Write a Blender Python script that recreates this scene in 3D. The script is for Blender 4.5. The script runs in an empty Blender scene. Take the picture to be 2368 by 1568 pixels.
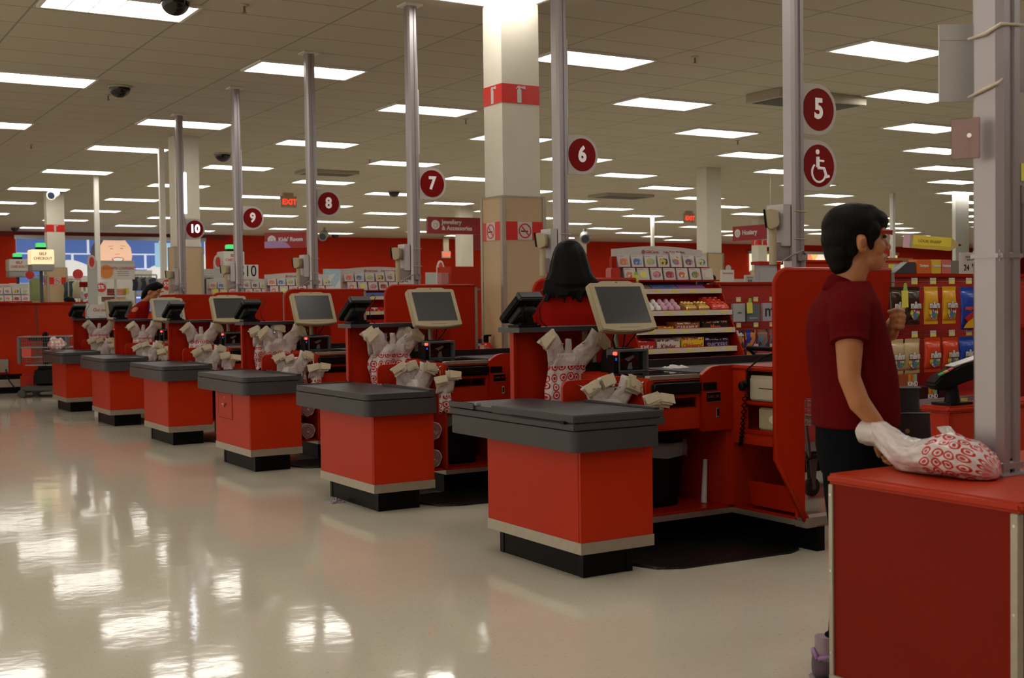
import bpy, bmesh, math, random
from mathutils import Vector, Matrix, noise as mnoise
C = bpy.context.scene.collection
SC = bpy.context.scene
PI = math.pi
# ---------------------------------------------------------------- camera
FPX, YAW, PITCH, ROLL = 2826.36, math.radians(58.4998), math.radians(-1.7422), math.radians(-0.7791)
CAMH = 1.32
Fv = Vector((math.cos(PITCH)*math.cos(YAW), math.cos(PITCH)*math.sin(YAW), math.sin(PITCH)))
Rv = Vector((math.sin(YAW), -math.cos(YAW), 0)); Uv = Rv.cross(Fv)
R2 = math.cos(ROLL)*Rv + math.sin(ROLL)*Uv
U2 = -math.sin(ROLL)*Rv + math.cos(ROLL)*Uv
cd = bpy.data.cameras.new('camera'); cam = bpy.data.objects.new('camera', cd); C.objects.link(cam)
m = Matrix((R2, U2, -Fv)).transposed().to_4x4(); m.translation = Vector((0, 0, CAMH)); cam.matrix_world = m
cd.sensor_width = 36; cd.lens = FPX/2368*36; cd.clip_end = 200
cd.dof.use_dof = True; cd.dof.focus_distance = 7.2; cd.dof.aperture_fstop = 5.6
SC.camera = cam
# ---------------------------------------------------------------- world, exposure
w = bpy.data.worlds.new('world'); SC.world = w; w.use_nodes = True
w.node_tree.nodes['Background'].inputs[0].default_value = (1.0, .86, .70, 1)
w.node_tree.nodes['Background'].inputs[1].default_value = 1.0
SC.view_settings.view_transform = 'Standard'; SC.view_settings.look = 'None'
SC.view_settings.gamma = 1; SC.view_settings.use_curve_mapping = False
SC.view_settings.exposure = 0.0
SC.cycles.use_denoising = True; SC.cycles.use_adaptive_sampling = True; SC.cycles.adaptive_threshold = .03
SC.cycles.max_bounces = 6; SC.cycles.diffuse_bounces = 3; SC.cycles.glossy_bounces = 3
SC.cycles.transmission_bounces = 4; SC.cycles.transparent_max_bounces = 6
SC.cycles.caustics_reflective = False; SC.cycles.caustics_refractive = False
SC.cycles.sample_clamp_indirect = 4; SC.cycles.use_light_tree = True
LAMP = 9.0            # strength of the ceiling panels
CEIL = 3.857
# ---------------------------------------------------------------- helpers
_m = {}
def lin(c):
    return tuple(((x/255)/12.92 if x/255 <= .04045 else ((x/255+.055)/1.055)**2.4) for x in c)
def nd(nt, t, **kw):
    n = nt.nodes.new(t)
    for k, v in kw.items(): setattr(n, k, v)
    return n
def mat(name, col=(.5,.5,.5), rough=.5, metal=0, emit=None, es=0, var=.06, vs=6, bump=0, bs=200, spec=.5, alpha=1, trans=0, coat=0):
    """Principled material with a gentle procedural variation of its colour and an optional grain."""
    if name in _m: return _m[name]
    mt = bpy.data.materials.new(name); mt.use_nodes = True; _m[name] = mt
    nt = mt.node_tree; b = nt.nodes['Principled BSDF']
    tc = nd(nt, 'ShaderNodeTexCoord'); no = nd(nt, 'ShaderNodeTexNoise'); no.inputs['Scale'].default_value = vs; no.inputs['Detail'].default_value = 3
    nt.links.new(tc.outputs['Object'], no.inputs['Vector'])
    mr = nd(nt, 'ShaderNodeMapRange'); mr.inputs[3].default_value = 1-var; mr.inputs[4].default_value = 1+var
    nt.links.new(no.outputs[0], mr.inputs[0])
    mx = nd(nt, 'ShaderNodeMix', data_type='RGBA', blend_type='MULTIPLY'); mx.inputs[0].default_value = 1
    mx.inputs[6].default_value = (*col, 1); nt.links.new(mr.outputs[0], mx.inputs[7]); nt.links.new(mx.outputs[2], b.inputs['Base Color'])
    b.inputs['Roughness'].default_value = rough; b.inputs['Metallic'].default_value = metal
    b.inputs['Specular IOR Level'].default_value = spec; b.inputs['Alpha'].default_value = alpha
    b.inputs['Transmission Weight'].default_value = trans; b.inputs['Coat Weight'].default_value = coat
    if emit: b.inputs['Emission Color'].default_value = (*emit, 1); b.inputs['Emission Strength'].default_value = es
    if bump:
        n2 = nd(nt, 'ShaderNodeTexNoise'); n2.inputs['Scale'].default_value = bs; nt.links.new(tc.outputs['Object'], n2.inputs['Vector'])
        bp = nd(nt, 'ShaderNodeBump'); bp.inputs['Strength'].default_value = bump; bp.inputs['Distance'].default_value = .002
        nt.links.new(n2.outputs[0], bp.inputs['Height']); nt.links.new(bp.outputs[0], b.inputs['Normal'])
    return mt
class MB:
    def __init__(s): s.v = []; s.f = []
    def add(s, vs, fs):
        o = len(s.v); s.v += [tuple(v) for v in vs]; s.f += [tuple(i+o for i in f) for f in fs]; return s
    def box(s, x0, x1, y0, y1, z0, z1):
        return s.add([(x0,y0,z0),(x1,y0,z0),(x1,y1,z0),(x0,y1,z0),(x0,y0,z1),(x1,y0,z1),(x1,y1,z1),(x0,y1,z1)],
                     [(0,3,2,1),(4,5,6,7),(0,1,5,4),(1,2,6,5),(2,3,7,6),(3,0,4,7)])
    def prism(s, poly, a, b, axis='y'):
        """extrude a 2-D outline from a to b along axis; outline given in the other two axes in order"""
        n = len(poly)
        def P(p, t): return {'y': (p[0], t, p[1]), 'x': (t, p[0], p[1]), 'z': (p[0], p[1], t)}[axis]
        vs = [P(p, a) for p in poly]+[P(p, b) for p in poly]
        fs = [tuple(range(n)), tuple(range(2*n-1, n-1, -1))]+[(i, i+n, (i+1) % n+n, (i+1) % n) for i in range(n)]
        return s.add(vs, fs)
    def tube(s, pts, r, n=8, close=True):
        pts = [Vector(p) for p in pts]; rs = r if isinstance(r, (list, tuple)) else [r]*len(pts)
        o = len(s.v); up = None
        for i, p in enumerate(pts):
            d = (pts[min(i+1, len(pts)-1)]-pts[max(i-1, 0)]).normalized()
            if up is None: up = Vector((0,0,1)) if abs(d.z) < .9 else Vector((1,0,0))
            a = d.cross(up).normalized(); b = a.cross(d).normalized(); up = b
            for k in range(n):
                t = 2*PI*k/n; s.v.append(tuple(p+rs[i]*(math.cos(t)*a+math.sin(t)*b)))
        for i in range(len(pts)-1):
            for k in range(n):
                s.f.append((o+i*n+k, o+i*n+(k+1) % n, o+(i+1)*n+(k+1) % n, o+(i+1)*n+k))
        if close:
            s.f.append(tuple(o+k for k in range(n))[::-1]); s.f.append(tuple(o+(len(pts)-1)*n+k for k in range(n)))
        return s
    def loft(s, rings, cap=True):
        n = len(rings[0]); o = len(s.v)
        for r in rings: s.v += [tuple(p) for p in r]
        for i in range(len(rings)-1):
            for k in range(n):
                s.f.append((o+i*n+k, o+i*n+(k+1) % n, o+(i+1)*n+(k+1) % n, o+(i+1)*n+k))
        if cap:
            s.f.append(tuple(o+k for k in range(n))[::-1]); s.f.append(tuple(o+(len(rings)-1)*n+k for k in range(n)))
        return s
    def ell(s, c, r, n=16, m=10):
        rings = []
        for i in range(1, m):
            ph = PI*i/m
            rings.append([(c[0]+r[0]*math.sin(ph)*math.cos(2*PI*k/n), c[1]+r[1]*math.sin(ph)*math.sin(2*PI*k/n), c[2]-r[2]*math.cos(ph)) for k in range(n)])
        return s.loft(rings)
    def cyl(s, c, r, h, n=20, axis='z'):
        c = Vector(c); d = {'z': Vector((0,0,h)), 'y': Vector((0,h,0)), 'x': Vector((h,0,0))}[axis]
        return s.tube([c, c+d], r, n)
def mesh_of(name, mb, bevel=0, smooth=False, off=(0,0,0), seg=2, ang=30):
    me = bpy.data.meshes.new(name)
    me.from_pydata([(v[0]-off[0], v[1]-off[1], v[2]-off[2]) for v in mb.v], [], mb.f)
    if getattr(mb, 'uv', None):
        at_ = me.attributes.new('sheet', 'FLOAT_VECTOR', 'POINT')
        for i, q in enumerate(mb.uv): at_.data[i].vector = q
    bm = bmesh.new(); bm.from_mesh(me)
    bmesh.ops.recalc_face_normals(bm, faces=bm.faces)
    if bevel:
        es = [e for e in bm.edges if len(e.link_faces) == 2 and e.calc_face_angle(0) > math.radians(ang)]
        bmesh.ops.bevel(bm, geom=es, offset=bevel, segments=seg, affect='EDGES', clamp_overlap=True)
    bm.to_mesh(me); bm.free()
    if smooth is True:
        for p in me.polygons: p.use_smooth = True
    elif bevel or smooth == 'auto':
        for p in me.polygons: p.use_smooth = True
        try: me.set_sharp_from_angle(angle=math.radians(38))
        except Exception: pass
    return me
def tag(o, label, cat=None, group=None, kind=None):
    if label: o['label'] = label
    if cat: o['category'] = cat
    if group: o['group'] = group
    if kind: o['kind'] = kind
    return o
def thing(name, label, cat, loc=(0,0,0), rz=0, group=None):
    o = bpy.data.objects.new(name, None); o.empty_display_size = .1; C.objects.link(o)
    o.location = loc; o.rotation_euler = (0, 0, rz)
    return tag(o, label, cat, group)
def part(name, mb, mt, parent=None, bevel=0, smooth=False, off=None, label=None, seg=2):
    """one mesh object; coordinates in MB are those of the lane frame, OFF (default: the parent's own base) is taken away"""
    if isinstance(mb, bpy.types.Mesh): me = mb
    else:
        if off is None: off = parent['_o'] if parent is not None and '_o' in parent else (0,0,0)
        me = mesh_of(name, mb, bevel, smooth, off, seg)
    if mt is not None and not me.materials: me.materials.append(mt)
    o = bpy.data.objects.new(name, me); C.objects.link(o)
    if parent is not None:
        o.parent = parent
        if parent.type == 'MESH' and '_o' in parent: pass
    if off is not None and tuple(off) != (0,0,0) and parent is not None and '_o' in parent: o['_o'] = tuple(off)
    if label: o['label'] = label
    return o
def solo(name, mb, mt, label, cat, base=(0,0,0), bevel=0, smooth=False, group=None, kind=None, seg=2):
    """a thing that is one mesh, its origin at BASE"""
    o = part(name, mb, mt, None, bevel, smooth, base, seg=seg); o.location = base
    return tag(o, label, cat, group, kind)
def Tb(name, label, cat, base, group=None):
    t = thing(name, label, cat, base, 0, group); t['_o'] = tuple(base); return t
def text(name, s, size, mt, parent, loc, rot=(PI/2,0,0), off=None, bold=0, ext=.0008, align='CENTER', sx=1, top=False):
    cu = bpy.data.curves.new('t', 'FONT'); cu.body = s; cu.size = size; cu.extrude = ext; cu.offset = bold
    cu.align_x = align; cu.align_y = 'CENTER'; cu.resolution_u = 3
    t = bpy.data.objects.new('t', cu); C.objects.link(t)
    dg = bpy.context.evaluated_depsgraph_get(); me = bpy.data.meshes.new_from_object(t.evaluated_get(dg))
    bpy.data.objects.remove(t); bpy.data.curves.remove(cu)
    if off is None and parent is not None and '_o' in parent: off = parent['_o']
    off = off or (0,0,0)
    M = Matrix.Translation(Vector(loc)-Vector(off)) @ __import__('mathutils').Euler(rot).to_matrix().to_4x4() @ Matrix.Diagonal((sx,1,1,1))
    me.transform(M); me.name = name
    return part(name, me, mt, parent, off=off)
def kids(o): return [c for c in bpy.data.objects if c.parent == o]
def copy_tree(o, delta=(0,0,0), label=None, parent=None, cmap=None):
    if cmap is None:
        cmap = {}
        for c in bpy.data.objects:
            if c.parent: cmap.setdefault(c.parent.name, []).append(c)
    c = o.copy(); C.objects.link(c)
    if parent is None: c.location = Vector(o.location)+Vector(delta)
    else: c.parent = parent
    if label: c['label'] = label
    for ch in cmap.get(o.name, []): copy_tree(ch, parent=c, cmap=cmap)
    return c
def struct(name, mb, mt, bevel=0, **kw):
    o = part(name, mb, mt, None, bevel, off=(0,0,0)); o['kind'] = 'structure'
    return o
# ---------------------------------------------------------------- materials
RED = mat('red laminate', (.42,.022,.003), .40, spec=.16, var=.05, bump=.15, bs=500)
REDP = mat('red painted metal', (.36,.014,.001), .32, var=.05, spec=.16)
REDW = mat('red wall paint', (.50,.024,.005), .6, spec=.1, var=.06, vs=.6)
GREY = mat('grey plastic', (.040,.037,.040), .42, spec=.4, var=.06, bump=.35, bs=900)
GREYD = mat('dark grey laminate', (.035,.034,.038), .4)
LIP = mat('grey edge trim', (.22,.23,.24), .35)
STEEL = mat('brushed steel', (.42,.38,.31), .42, .8, var=.12, vs=30)
ALU = mat('anodised aluminium', (.40,.37,.38), .36, .6, var=.04)
CHROME = mat('chrome wire', (.7,.68,.65), .18, 1.0)
BLACK = mat('black plastic', (.003,.003,.003), .45, spec=.14)
BLACKM = mat('black kick board', (.003,.003,.003), .5, spec=.12)
VINYL = mat('black vinyl', (.003,.003,.003), .35, spec=.2, bump=.3, bs=120)
GLASS = mat('dark glass', (.006,.006,.008), .06, spec=.6)
BEIGE = mat('cream plastic', (.42,.36,.23), .5, spec=.3)
SCREEN = mat('grey screen', (.045,.046,.048), .3, var=.1, vs=40)
SCRLIT = mat('bright screen', (.18,.2,.22), .18, emit=(.45,.5,.55), es=.25)
WHITE = mat('white paint', (.72,.70,.64), .55, var=.04)
WHITEP = mat('white plastic', (.52,.50,.49), .35)
CARD = mat('white card', (.55,.51,.48), .6)
TANP = mat('beige panel', (.50,.36,.21), .5, var=.06, vs=2, bump=.2, bs=200)
RUBBER = mat('black rubber', (.010,.010,.010), .6)
REDL = mat('red lamp', (.6,.02,.02), .4, emit=(1,.05,.03), es=4)
BLUEL = mat('blue lamp', (.02,.05,.4), .4, emit=(.05,.12,.6), es=.6)
YEL = mat('yellow paper', (.75,.70,.10), .6)
GRN = mat('green paper', (.35,.55,.08), .6)
SIGNR = mat('red sign face', (.22,.003,.002), .5, spec=.15)
SIGNW = mat('white sign letters', (.85,.80,.80), .5, emit=(1,.9,.9), es=.12)
CEILLAMP = mat('lit diffuser', (.9,.9,.9), .5, emit=(1.0,.96,.885), es=LAMP, var=.02)
def mesh_bump(mt, kind, scale, strength):
    nt = mt.node_tree; b = nt.nodes['Principled BSDF']; tc = nd(nt, 'ShaderNodeTexCoord'); v = nd(nt, 'ShaderNodeTexVoronoi')
    v.inputs['Scale'].default_value = scale; v.inputs['Randomness'].default_value = 0
    bp = nd(nt, 'ShaderNodeBump'); bp.inputs['Strength'].default_value = strength; bp.inputs['Distance'].default_value = .004; bp.invert = True
    nt.links.new(tc.outputs['Object'], v.inputs['Vector']); nt.links.new(v.outputs['Distance'], bp.inputs['Height']); nt.links.new(bp.outputs[0], b.inputs['Normal'])
    cr = nd(nt, 'ShaderNodeValToRGB'); el = cr.color_ramp.elements; el[0].position = .18; el[0].color = (.05,.05,.05,1); el[1].position = .32; el[1].color = (.005,.005,.005,1)
    nt.links.new(v.outputs['Distance'], cr.inputs[0]); nt.links.new(cr.outputs[0], b.inputs['Base Color'])
MATM = mat('ribbed black rubber', (.010,.010,.010), .35); mesh_bump(MATM, 'v', 32, 1.0)
def bull(name, zc, width=.05, base=(.60,.54,.51), flat='y', scale=19.5):
    """thin white plastic printed with red rings around red dots, where local z is below ZC"""
    if name in _m: return _m[name]
    mt = mat(name, base, .3, var=.05, vs=14, bump=1, bs=28); nt = mt.node_tree; b = nt.nodes['Principled BSDF']
    src = b.inputs['Base Color'].links[0].from_socket
    tc = nd(nt, 'ShaderNodeTexCoord'); mp = nd(nt, 'ShaderNodeMapping')
    mp.inputs['Scale'].default_value = {'y': (1,0,1), 'x': (0,1,1), 'z': (1,1,0)}[flat]
    ns = nd(nt, 'ShaderNodeTexNoise'); ns.inputs['Scale'].default_value = 9
    nt.links.new(tc.outputs['Object'], ns.inputs['Vector'])
    va = nd(nt, 'ShaderNodeVectorMath', operation='MULTIPLY_ADD'); va.inputs[1].default_value = (.022,.022,.022)
    nt.links.new(ns.outputs['Color'], va.inputs[0]); nt.links.new(tc.outputs['Object'], va.inputs[2])
    nt.links.new(va.outputs[0], mp.inputs[0])
    sq = nd(nt, 'ShaderNodeSeparateXYZ'); nt.links.new(va.outputs[0], sq.inputs[0]); cb = nd(nt, 'ShaderNodeCombineXYZ')
    i0, i1 = {'y': (0, 2), 'x': (1, 2), 'z': (0, 1)}[flat]; nt.links.new(sq.outputs[i0], cb.inputs[0]); nt.links.new(sq.outputs[i1], cb.inputs[1])
    vo = nd(nt, 'ShaderNodeTexVoronoi', voronoi_dimensions='2D'); vo.inputs['Scale'].default_value = scale; vo.inputs['Randomness'].default_value = .3
    nt.links.new(cb.outputs[0], vo.inputs['Vector'])
    cr = nd(nt, 'ShaderNodeValToRGB'); cr.color_ramp.interpolation = 'CONSTANT'
    el = cr.color_ramp.elements; el[0].position = 0; el[0].color = (1,1,1,1); el[1].position = .17; el[1].color = (0,0,0,1)
    e = el.new(.29); e.color = (1,1,1,1); e = el.new(.43); e.color = (0,0,0,1)
    nt.links.new(vo.outputs['Distance'], cr.inputs[0])
    sp = nd(nt, 'ShaderNodeSeparateXYZ'); nt.links.new(tc.outputs['Object'], sp.inputs[0])
    ls = nd(nt, 'ShaderNodeMath', operation='LESS_THAN'); ls.inputs[1].default_value = zc
    ax = 2 if flat == 'y' else 0
    if flat == 'z': ls.operation = 'GREATER_THAN'
    nt.links.new(sp.outputs[ax], ls.inputs[0])
    mu = nd(nt, 'ShaderNodeMath', operation='MULTIPLY'); nt.links.new(ls.outputs[0], mu.inputs[0]); nt.links.new(cr.outputs[0], mu.inputs[1])
    mx = nd(nt, 'ShaderNodeMix', data_type='RGBA'); mx.inputs[7].default_value = (.45,.012,.012,1)
    nt.links.new(mu.outputs[0], mx.inputs[0]); nt.links.new(src, mx.inputs[6]); nt.links.new(mx.outputs[2], b.inputs['Base Color'])
    b.inputs['Subsurface Weight'].default_value = .0
    return mt
PLASTIC = mat('thin white plastic', (.60,.54,.50), .3, var=.05, vs=20, bump=1, bs=28)
CREAM = mat('folded cream plastic', (.60,.52,.36), .5, var=.12, vs=60)
def crease(mt, dist=.012):
    for n in mt.node_tree.nodes:
        if n.bl_idname == 'ShaderNodeBump': n.inputs['Distance'].default_value = dist
    return mt
crease(PLASTIC)
def blotch(name, cols, scale=12, rough=.4):
    """flat print in several colours"""
    if name in _m: return _m[name]
    mt = mat(name, cols[0], rough); nt = mt.node_tree; b = nt.nodes['Principled BSDF']
    tc = nd(nt, 'ShaderNodeTexCoord'); vo = nd(nt, 'ShaderNodeTexVoronoi'); vo.inputs['Scale'].default_value = scale
    sx = nd(nt, 'ShaderNodeSeparateColor'); cr = nd(nt, 'ShaderNodeValToRGB'); cr.color_ramp.interpolation = 'CONSTANT'
    nt.links.new(tc.outputs['Object'], vo.inputs['Vector']); nt.links.new(vo.outputs['Color'], sx.inputs[0]); nt.links.new(sx.outputs[0], cr.inputs[0])
    el = cr.color_ramp.elements
    for i, c in enumerate(cols):
        p = i/len(cols)
        if i < 2: el[i].position = p; el[i].color = (*c, 1)
        else: e = el.new(p); e.color = (*c, 1)
    nt.links.new(cr.outputs[0], b.inputs['Base Color']); return mt
# ---------------------------------------------------------------- the room
def floor_mat():
    mt = mat('polished vinyl floor', (.60,.55,.44), .075, var=.05, vs=1.3); nt = mt.node_tree; b = nt.nodes['Principled BSDF']
    src = b.inputs['Base Color'].links[0].from_socket
    tc = nd(nt, 'ShaderNodeTexCoord'); n1 = nd(nt, 'ShaderNodeTexNoise'); n1.inputs['Scale'].default_value = 90; n1.inputs['Detail'].default_value = 4
    mp = nd(nt, 'ShaderNodeMapping'); mp.inputs['Scale'].default_value = (1, .45, 1); nt.links.new(tc.outputs['Object'], mp.inputs[0]); nt.links.new(mp.outputs[0], n1.inputs['Vector'])
    cr = nd(nt, 'ShaderNodeValToRGB'); el = cr.color_ramp.elements; el[0].position = .30; el[0].color = (.62,.55,.46,1); el[1].position = .40; el[1].color = (1,1,1,1)
    nt.links.new(n1.outputs[0], cr.inputs[0])
    mx = nd(nt, 'ShaderNodeMix', data_type='RGBA', blend_type='MULTIPLY'); mx.inputs[0].default_value = .45
    nt.links.new(src, mx.inputs[6]); nt.links.new(cr.outputs[0], mx.inputs[7]); nt.links.new(mx.outputs[2], b.inputs['Base Color'])
    br = nd(nt, 'ShaderNodeTexBrick'); br.offset = 0; br.inputs['Scale'].default_value = 1; br.inputs['Mortar Size'].default_value = .0012
    br.inputs['Brick Width'].default_value = .305; br.inputs['Row Height'].default_value = .305; nt.links.new(tc.outputs['Object'], br.inputs['Vector'])
    n2 = nd(nt, 'ShaderNodeTexNoise'); n2.inputs['Scale'].default_value = 5; n2.inputs['Detail'].default_value = 4; n2.inputs['Roughness'].default_value = .5
    nt.links.new(tc.outputs['Object'], n2.inputs['Vector'])
    n3 = nd(nt, 'ShaderNodeTexNoise'); n3.inputs['Scale'].default_value = 1.1; nt.links.new(tc.outputs['Object'], n3.inputs['Vector'])
    ad = nd(nt, 'ShaderNodeMath', operation='MULTIPLY_ADD'); ad.inputs[1].default_value = .5; nt.links.new(n3.outputs[0], ad.inputs[0]); nt.links.new(n2.outputs[0], ad.inputs[2])
    bp = nd(nt, 'ShaderNodeBump'); bp.inputs['Strength'].default_value = .055; bp.inputs['Distance'].default_value = .02
    nt.links.new(ad.outputs[0], bp.inputs['Height'])
    b2 = nd(nt, 'ShaderNodeBump'); b2.inputs['Strength'].default_value = .25; b2.inputs['Distance'].default_value = .001; b2.invert = True
    nt.links.new(br.outputs['Fac'], b2.inputs['Height']); nt.links.new(bp.outputs[0], b2.inputs['Normal']); nt.links.new(b2.outputs[0], b.inputs['Normal'])
    b.inputs['Specular IOR Level'].default_value = .62
    return mt
def ceil_mat():
    mt = mat('ceiling tile', (.52,.48,.39), .9, spec=.1, var=.03, vs=40); nt = mt.node_tree; b = nt.nodes['Principled BSDF']
    src = b.inputs['Base Color'].links[0].from_socket
    tc = nd(nt, 'ShaderNodeTexCoord'); mp = nd(nt, 'ShaderNodeMapping'); mp.inputs['Location'].default_value = (-4.47+1.23*20, -12.89+.625*60, 0)
    br = nd(nt, 'ShaderNodeTexBrick'); br.offset = 0; br.inputs['Scale'].default_value = 1; br.inputs['Mortar Size'].default_value = .011; br.inputs['Mortar Smooth'].default_value = .3
    br.inputs['Brick Width'].default_value = 1.23; br.inputs['Row Height'].default_value = .625
    br.inputs['Color1'].default_value = (1,1,1,1); br.inputs['Color2'].default_value = (.95,.95,.95,1); br.inputs['Mortar'].default_value = (.62,.60,.58,1)
    nt.links.new(tc.outputs['Object'], mp.inputs[0]); nt.links.new(mp.outputs[0], br.inputs['Vector'])
    mx = nd(nt, 'ShaderNodeMix', data_type='RGBA', blend_type='MULTIPLY'); mx.inputs[0].default_value = 1
    nt.links.new(src, mx.inputs[6]); nt.links.new(br.outputs['Color'], mx.inputs[7]); nt.links.new(mx.outputs[2], b.inputs['Base Color'])
    bp = nd(nt, 'ShaderNodeBump'); bp.inputs['Strength'].default_value = .4; bp.inputs['Distance'].default_value = .004; bp.invert = True
    nt.links.new(br.outputs['Fac'], bp.inputs['Height']); nt.links.new(bp.outputs[0], b.inputs['Normal'])
    return mt
WY = 43.1
struct('floor', MB().box(-7, 62, -5, WY, -.2, 0), floor_mat())
struct('ceiling', MB().box(-7, 62, -5, WY, CEIL+.012, CEIL+.2), ceil_mat())
struct('wall_back', MB().box(-7, 62, WY, WY+.3, 0, CEIL+.012), REDW)
struct('wall_right', MB().box(62, 62.3, -5, WY, 0, CEIL+.012), REDW)
struct('wall_light_block', MB().box(-7, 62, -5.3, -5, 0, CEIL+.012), mat('brown red far paint', (.22,.06,.035), .7))  # unseen wall added behind the camera to block world light from that side
struct('trim_back', MB().box(5.0, 14.4, WY-.06, WY-.001, 3.70, 3.855), mat('maroon paint', (.22,.010,.012), .6))
# ---------------------------------------------------------------- ceiling light panels
def troffer_parts(x0, y1):
    fr = MB(); t = .03; X0, X1, Y0, Y1 = x0-t, x0+1.17+t, y1-.565-t, y1+t; z0, z1 = CEIL-.012, CEIL+.011
    fr.box(X0, X1, Y0, Y0+t, z0, z1).box(X0, X1, Y1-t, Y1, z0, z1).box(X0, X0+t, Y0+t, Y1-t, z0, z1).box(X1-t, X1, Y0+t, Y1-t, z0, z1)
    for i in range(1, 6): fr.box(x0+i*1.17/6-.004, x0+i*1.17/6+.004, Y0+t, Y1-t, z0+.004, z1-.004)
    return fr, MB().box(X0+t, X1-t, Y0+t, Y1-t, CEIL+.001, CEIL+.010)
BASEL = (4.5, 12.5, CEIL)
def put_lights():
    first = None; odd = {4.5: 1}
    cols = []
    for k in range(-4, 22):
        xk = 4.5+2.44*k+.011*k*k*(1 if k > 0 else 0)
        ys = []
        for n in range(-5, 9):
            y1 = (12.80+3.74*n) if k % 2 == 0 else (14.62-3.76+3.76*n)
            if k == 0 and n == 1: y1 = 17.2
            if y1 > WY-.6 or y1 < -4: continue
            ys.append(y1)
        cols.append((k, xk, ys))
    def vis(x, y):
        d = Vector((x, y, CEIL-CAMH)); dz = d.dot(Fv)
        if dz < .5: return False
        u = 1184+FPX*d.dot(R2)/dz; v = 784-FPX*d.dot(U2)/dz
        return -60 < u < 2430 and -60 < v < 1600
    ordn = ['nearest', 'second nearest', 'third nearest', 'fourth nearest', 'fifth nearest', 'sixth nearest', 'seventh nearest', 'eighth nearest', 'ninth nearest', 'tenth nearest']
    ords = ['first', 'second', 'third', 'fourth', 'fifth', 'sixth', 'seventh', 'eighth', 'ninth', 'tenth', 'eleventh', 'twelfth', 'thirteenth', 'fourteenth', 'fifteenth', 'sixteenth', 'seventeenth', 'eighteenth', 'nineteenth', 'twentieth', 'twenty-first', 'twenty-second', 'twenty-third']
    ci = 0; allk = []
    for k, xk, ys in cols:
        seen = [y for y in ys if any(vis(xk+a, y+b) for a in (0, 1.17) for b in (0, -.56))]
        near = [y for y in ys if y not in seen and -4 < y < 16 and xk < 16]
        for j, y in enumerate(seen):
            allk.append((xk, y, 'lit ceiling panel, %s in the %s column from the left' % (ordn[j], ords[ci]), 'ceiling light panels in view'))
        if seen: ci += 1
        for y in near:
            allk.append((xk, y, 'lit ceiling panel overhead, outside the view', 'ceiling light panels overhead'))
    t = Tb('ceiling_light', None, 'ceiling light', BASEL)
    fr, df = troffer_parts(4.5, 12.80)
    part('light_frame', fr, mat('white light frame', (.75,.74,.70), .5), t); part('diffuser', df, CEILLAMP, t)
    ks = kids(t)
    for i, (x, y, lb, g) in enumerate(allk):
        o = t if i == 0 else t.copy()
        if i:
            C.objects.link(o)
            for c in ks: c2 = c.copy(); C.objects.link(c2); c2.parent = o
        o.location = (BASEL[0]+x-4.5, BASEL[1]+y-12.80, CEIL); o['label'] = lb; o['group'] = g
put_lights()
# ---------------------------------------------------------------- structural pillars
def pillar(n, x, y, label, hang=1.0, w=.37, d=.30, tan=2.13, fire=(2.90, 3.03), full=True):
    s = struct('trim_%d' % n, MB().box(x, x+w, y, y+d, 0, CEIL+.01), mat('pillar paint', (.66,.62,.52), .6, spec=.2)); s['label'] = label
    return s
def extinguisher_icon(cx, cz, s, face, fx):
    """white extinguisher silhouette, S tall"""
    P = [(-.14,-.5),(.14,-.5),(.14,.22),(.07,.30),(.07,.36),(.42,.30),(.42,.48),(.07,.43),(.03,.48),(-.10,.46),(-.22,.30),(-.18,.28),(-.08,.38),(-.07,.30),(-.14,.22)]
    P = [(p[0]*s, p[1]*s) for p in P]
    if face == 'y': return MB().prism([(cx+a, cz+b) for a, b in P], fx, fx-.002, 'y')
    return MB().prism([(cx-a, cz+b) for a, b in P], fx, fx-.002, 'x')
def ring(cx, cz, r0, r1, f, face, n=28, t=.002):
    mb = MB(); out = []
    for rr in (r0, r1):
        for tt in (0, -t):
            for k in range(n):
                a = 2*PI*k/n; p = (rr*math.cos(a), rr*math.sin(a))
                out.append((cx+p[0], f+tt, cz+p[1]) if face == 'y' else (f+tt, cx-p[0], cz+p[1]))
    fs = []
    for k in range(n):
        q = (k+1) % n
        fs += [(k, q, 2*n+q, 2*n+k), (n+k, 3*n+k, 3*n+q, n+q), (k, n+k, n+q, q), (2*n+k, 2*n+q, 3*n+q, 3*n+k)]
    return mb.add(out, fs)
def disc(cx, cz, r, f, face, n=32, t=.003, sx=1):
    pts = [(cx+(1 if face == 'y' else -1)*r*sx*math.cos(2*PI*k/n), cz+r*math.sin(2*PI*k/n)) for k in range(n)]
    return MB().prism(pts, f, f-t, face)
pn = 1
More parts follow.
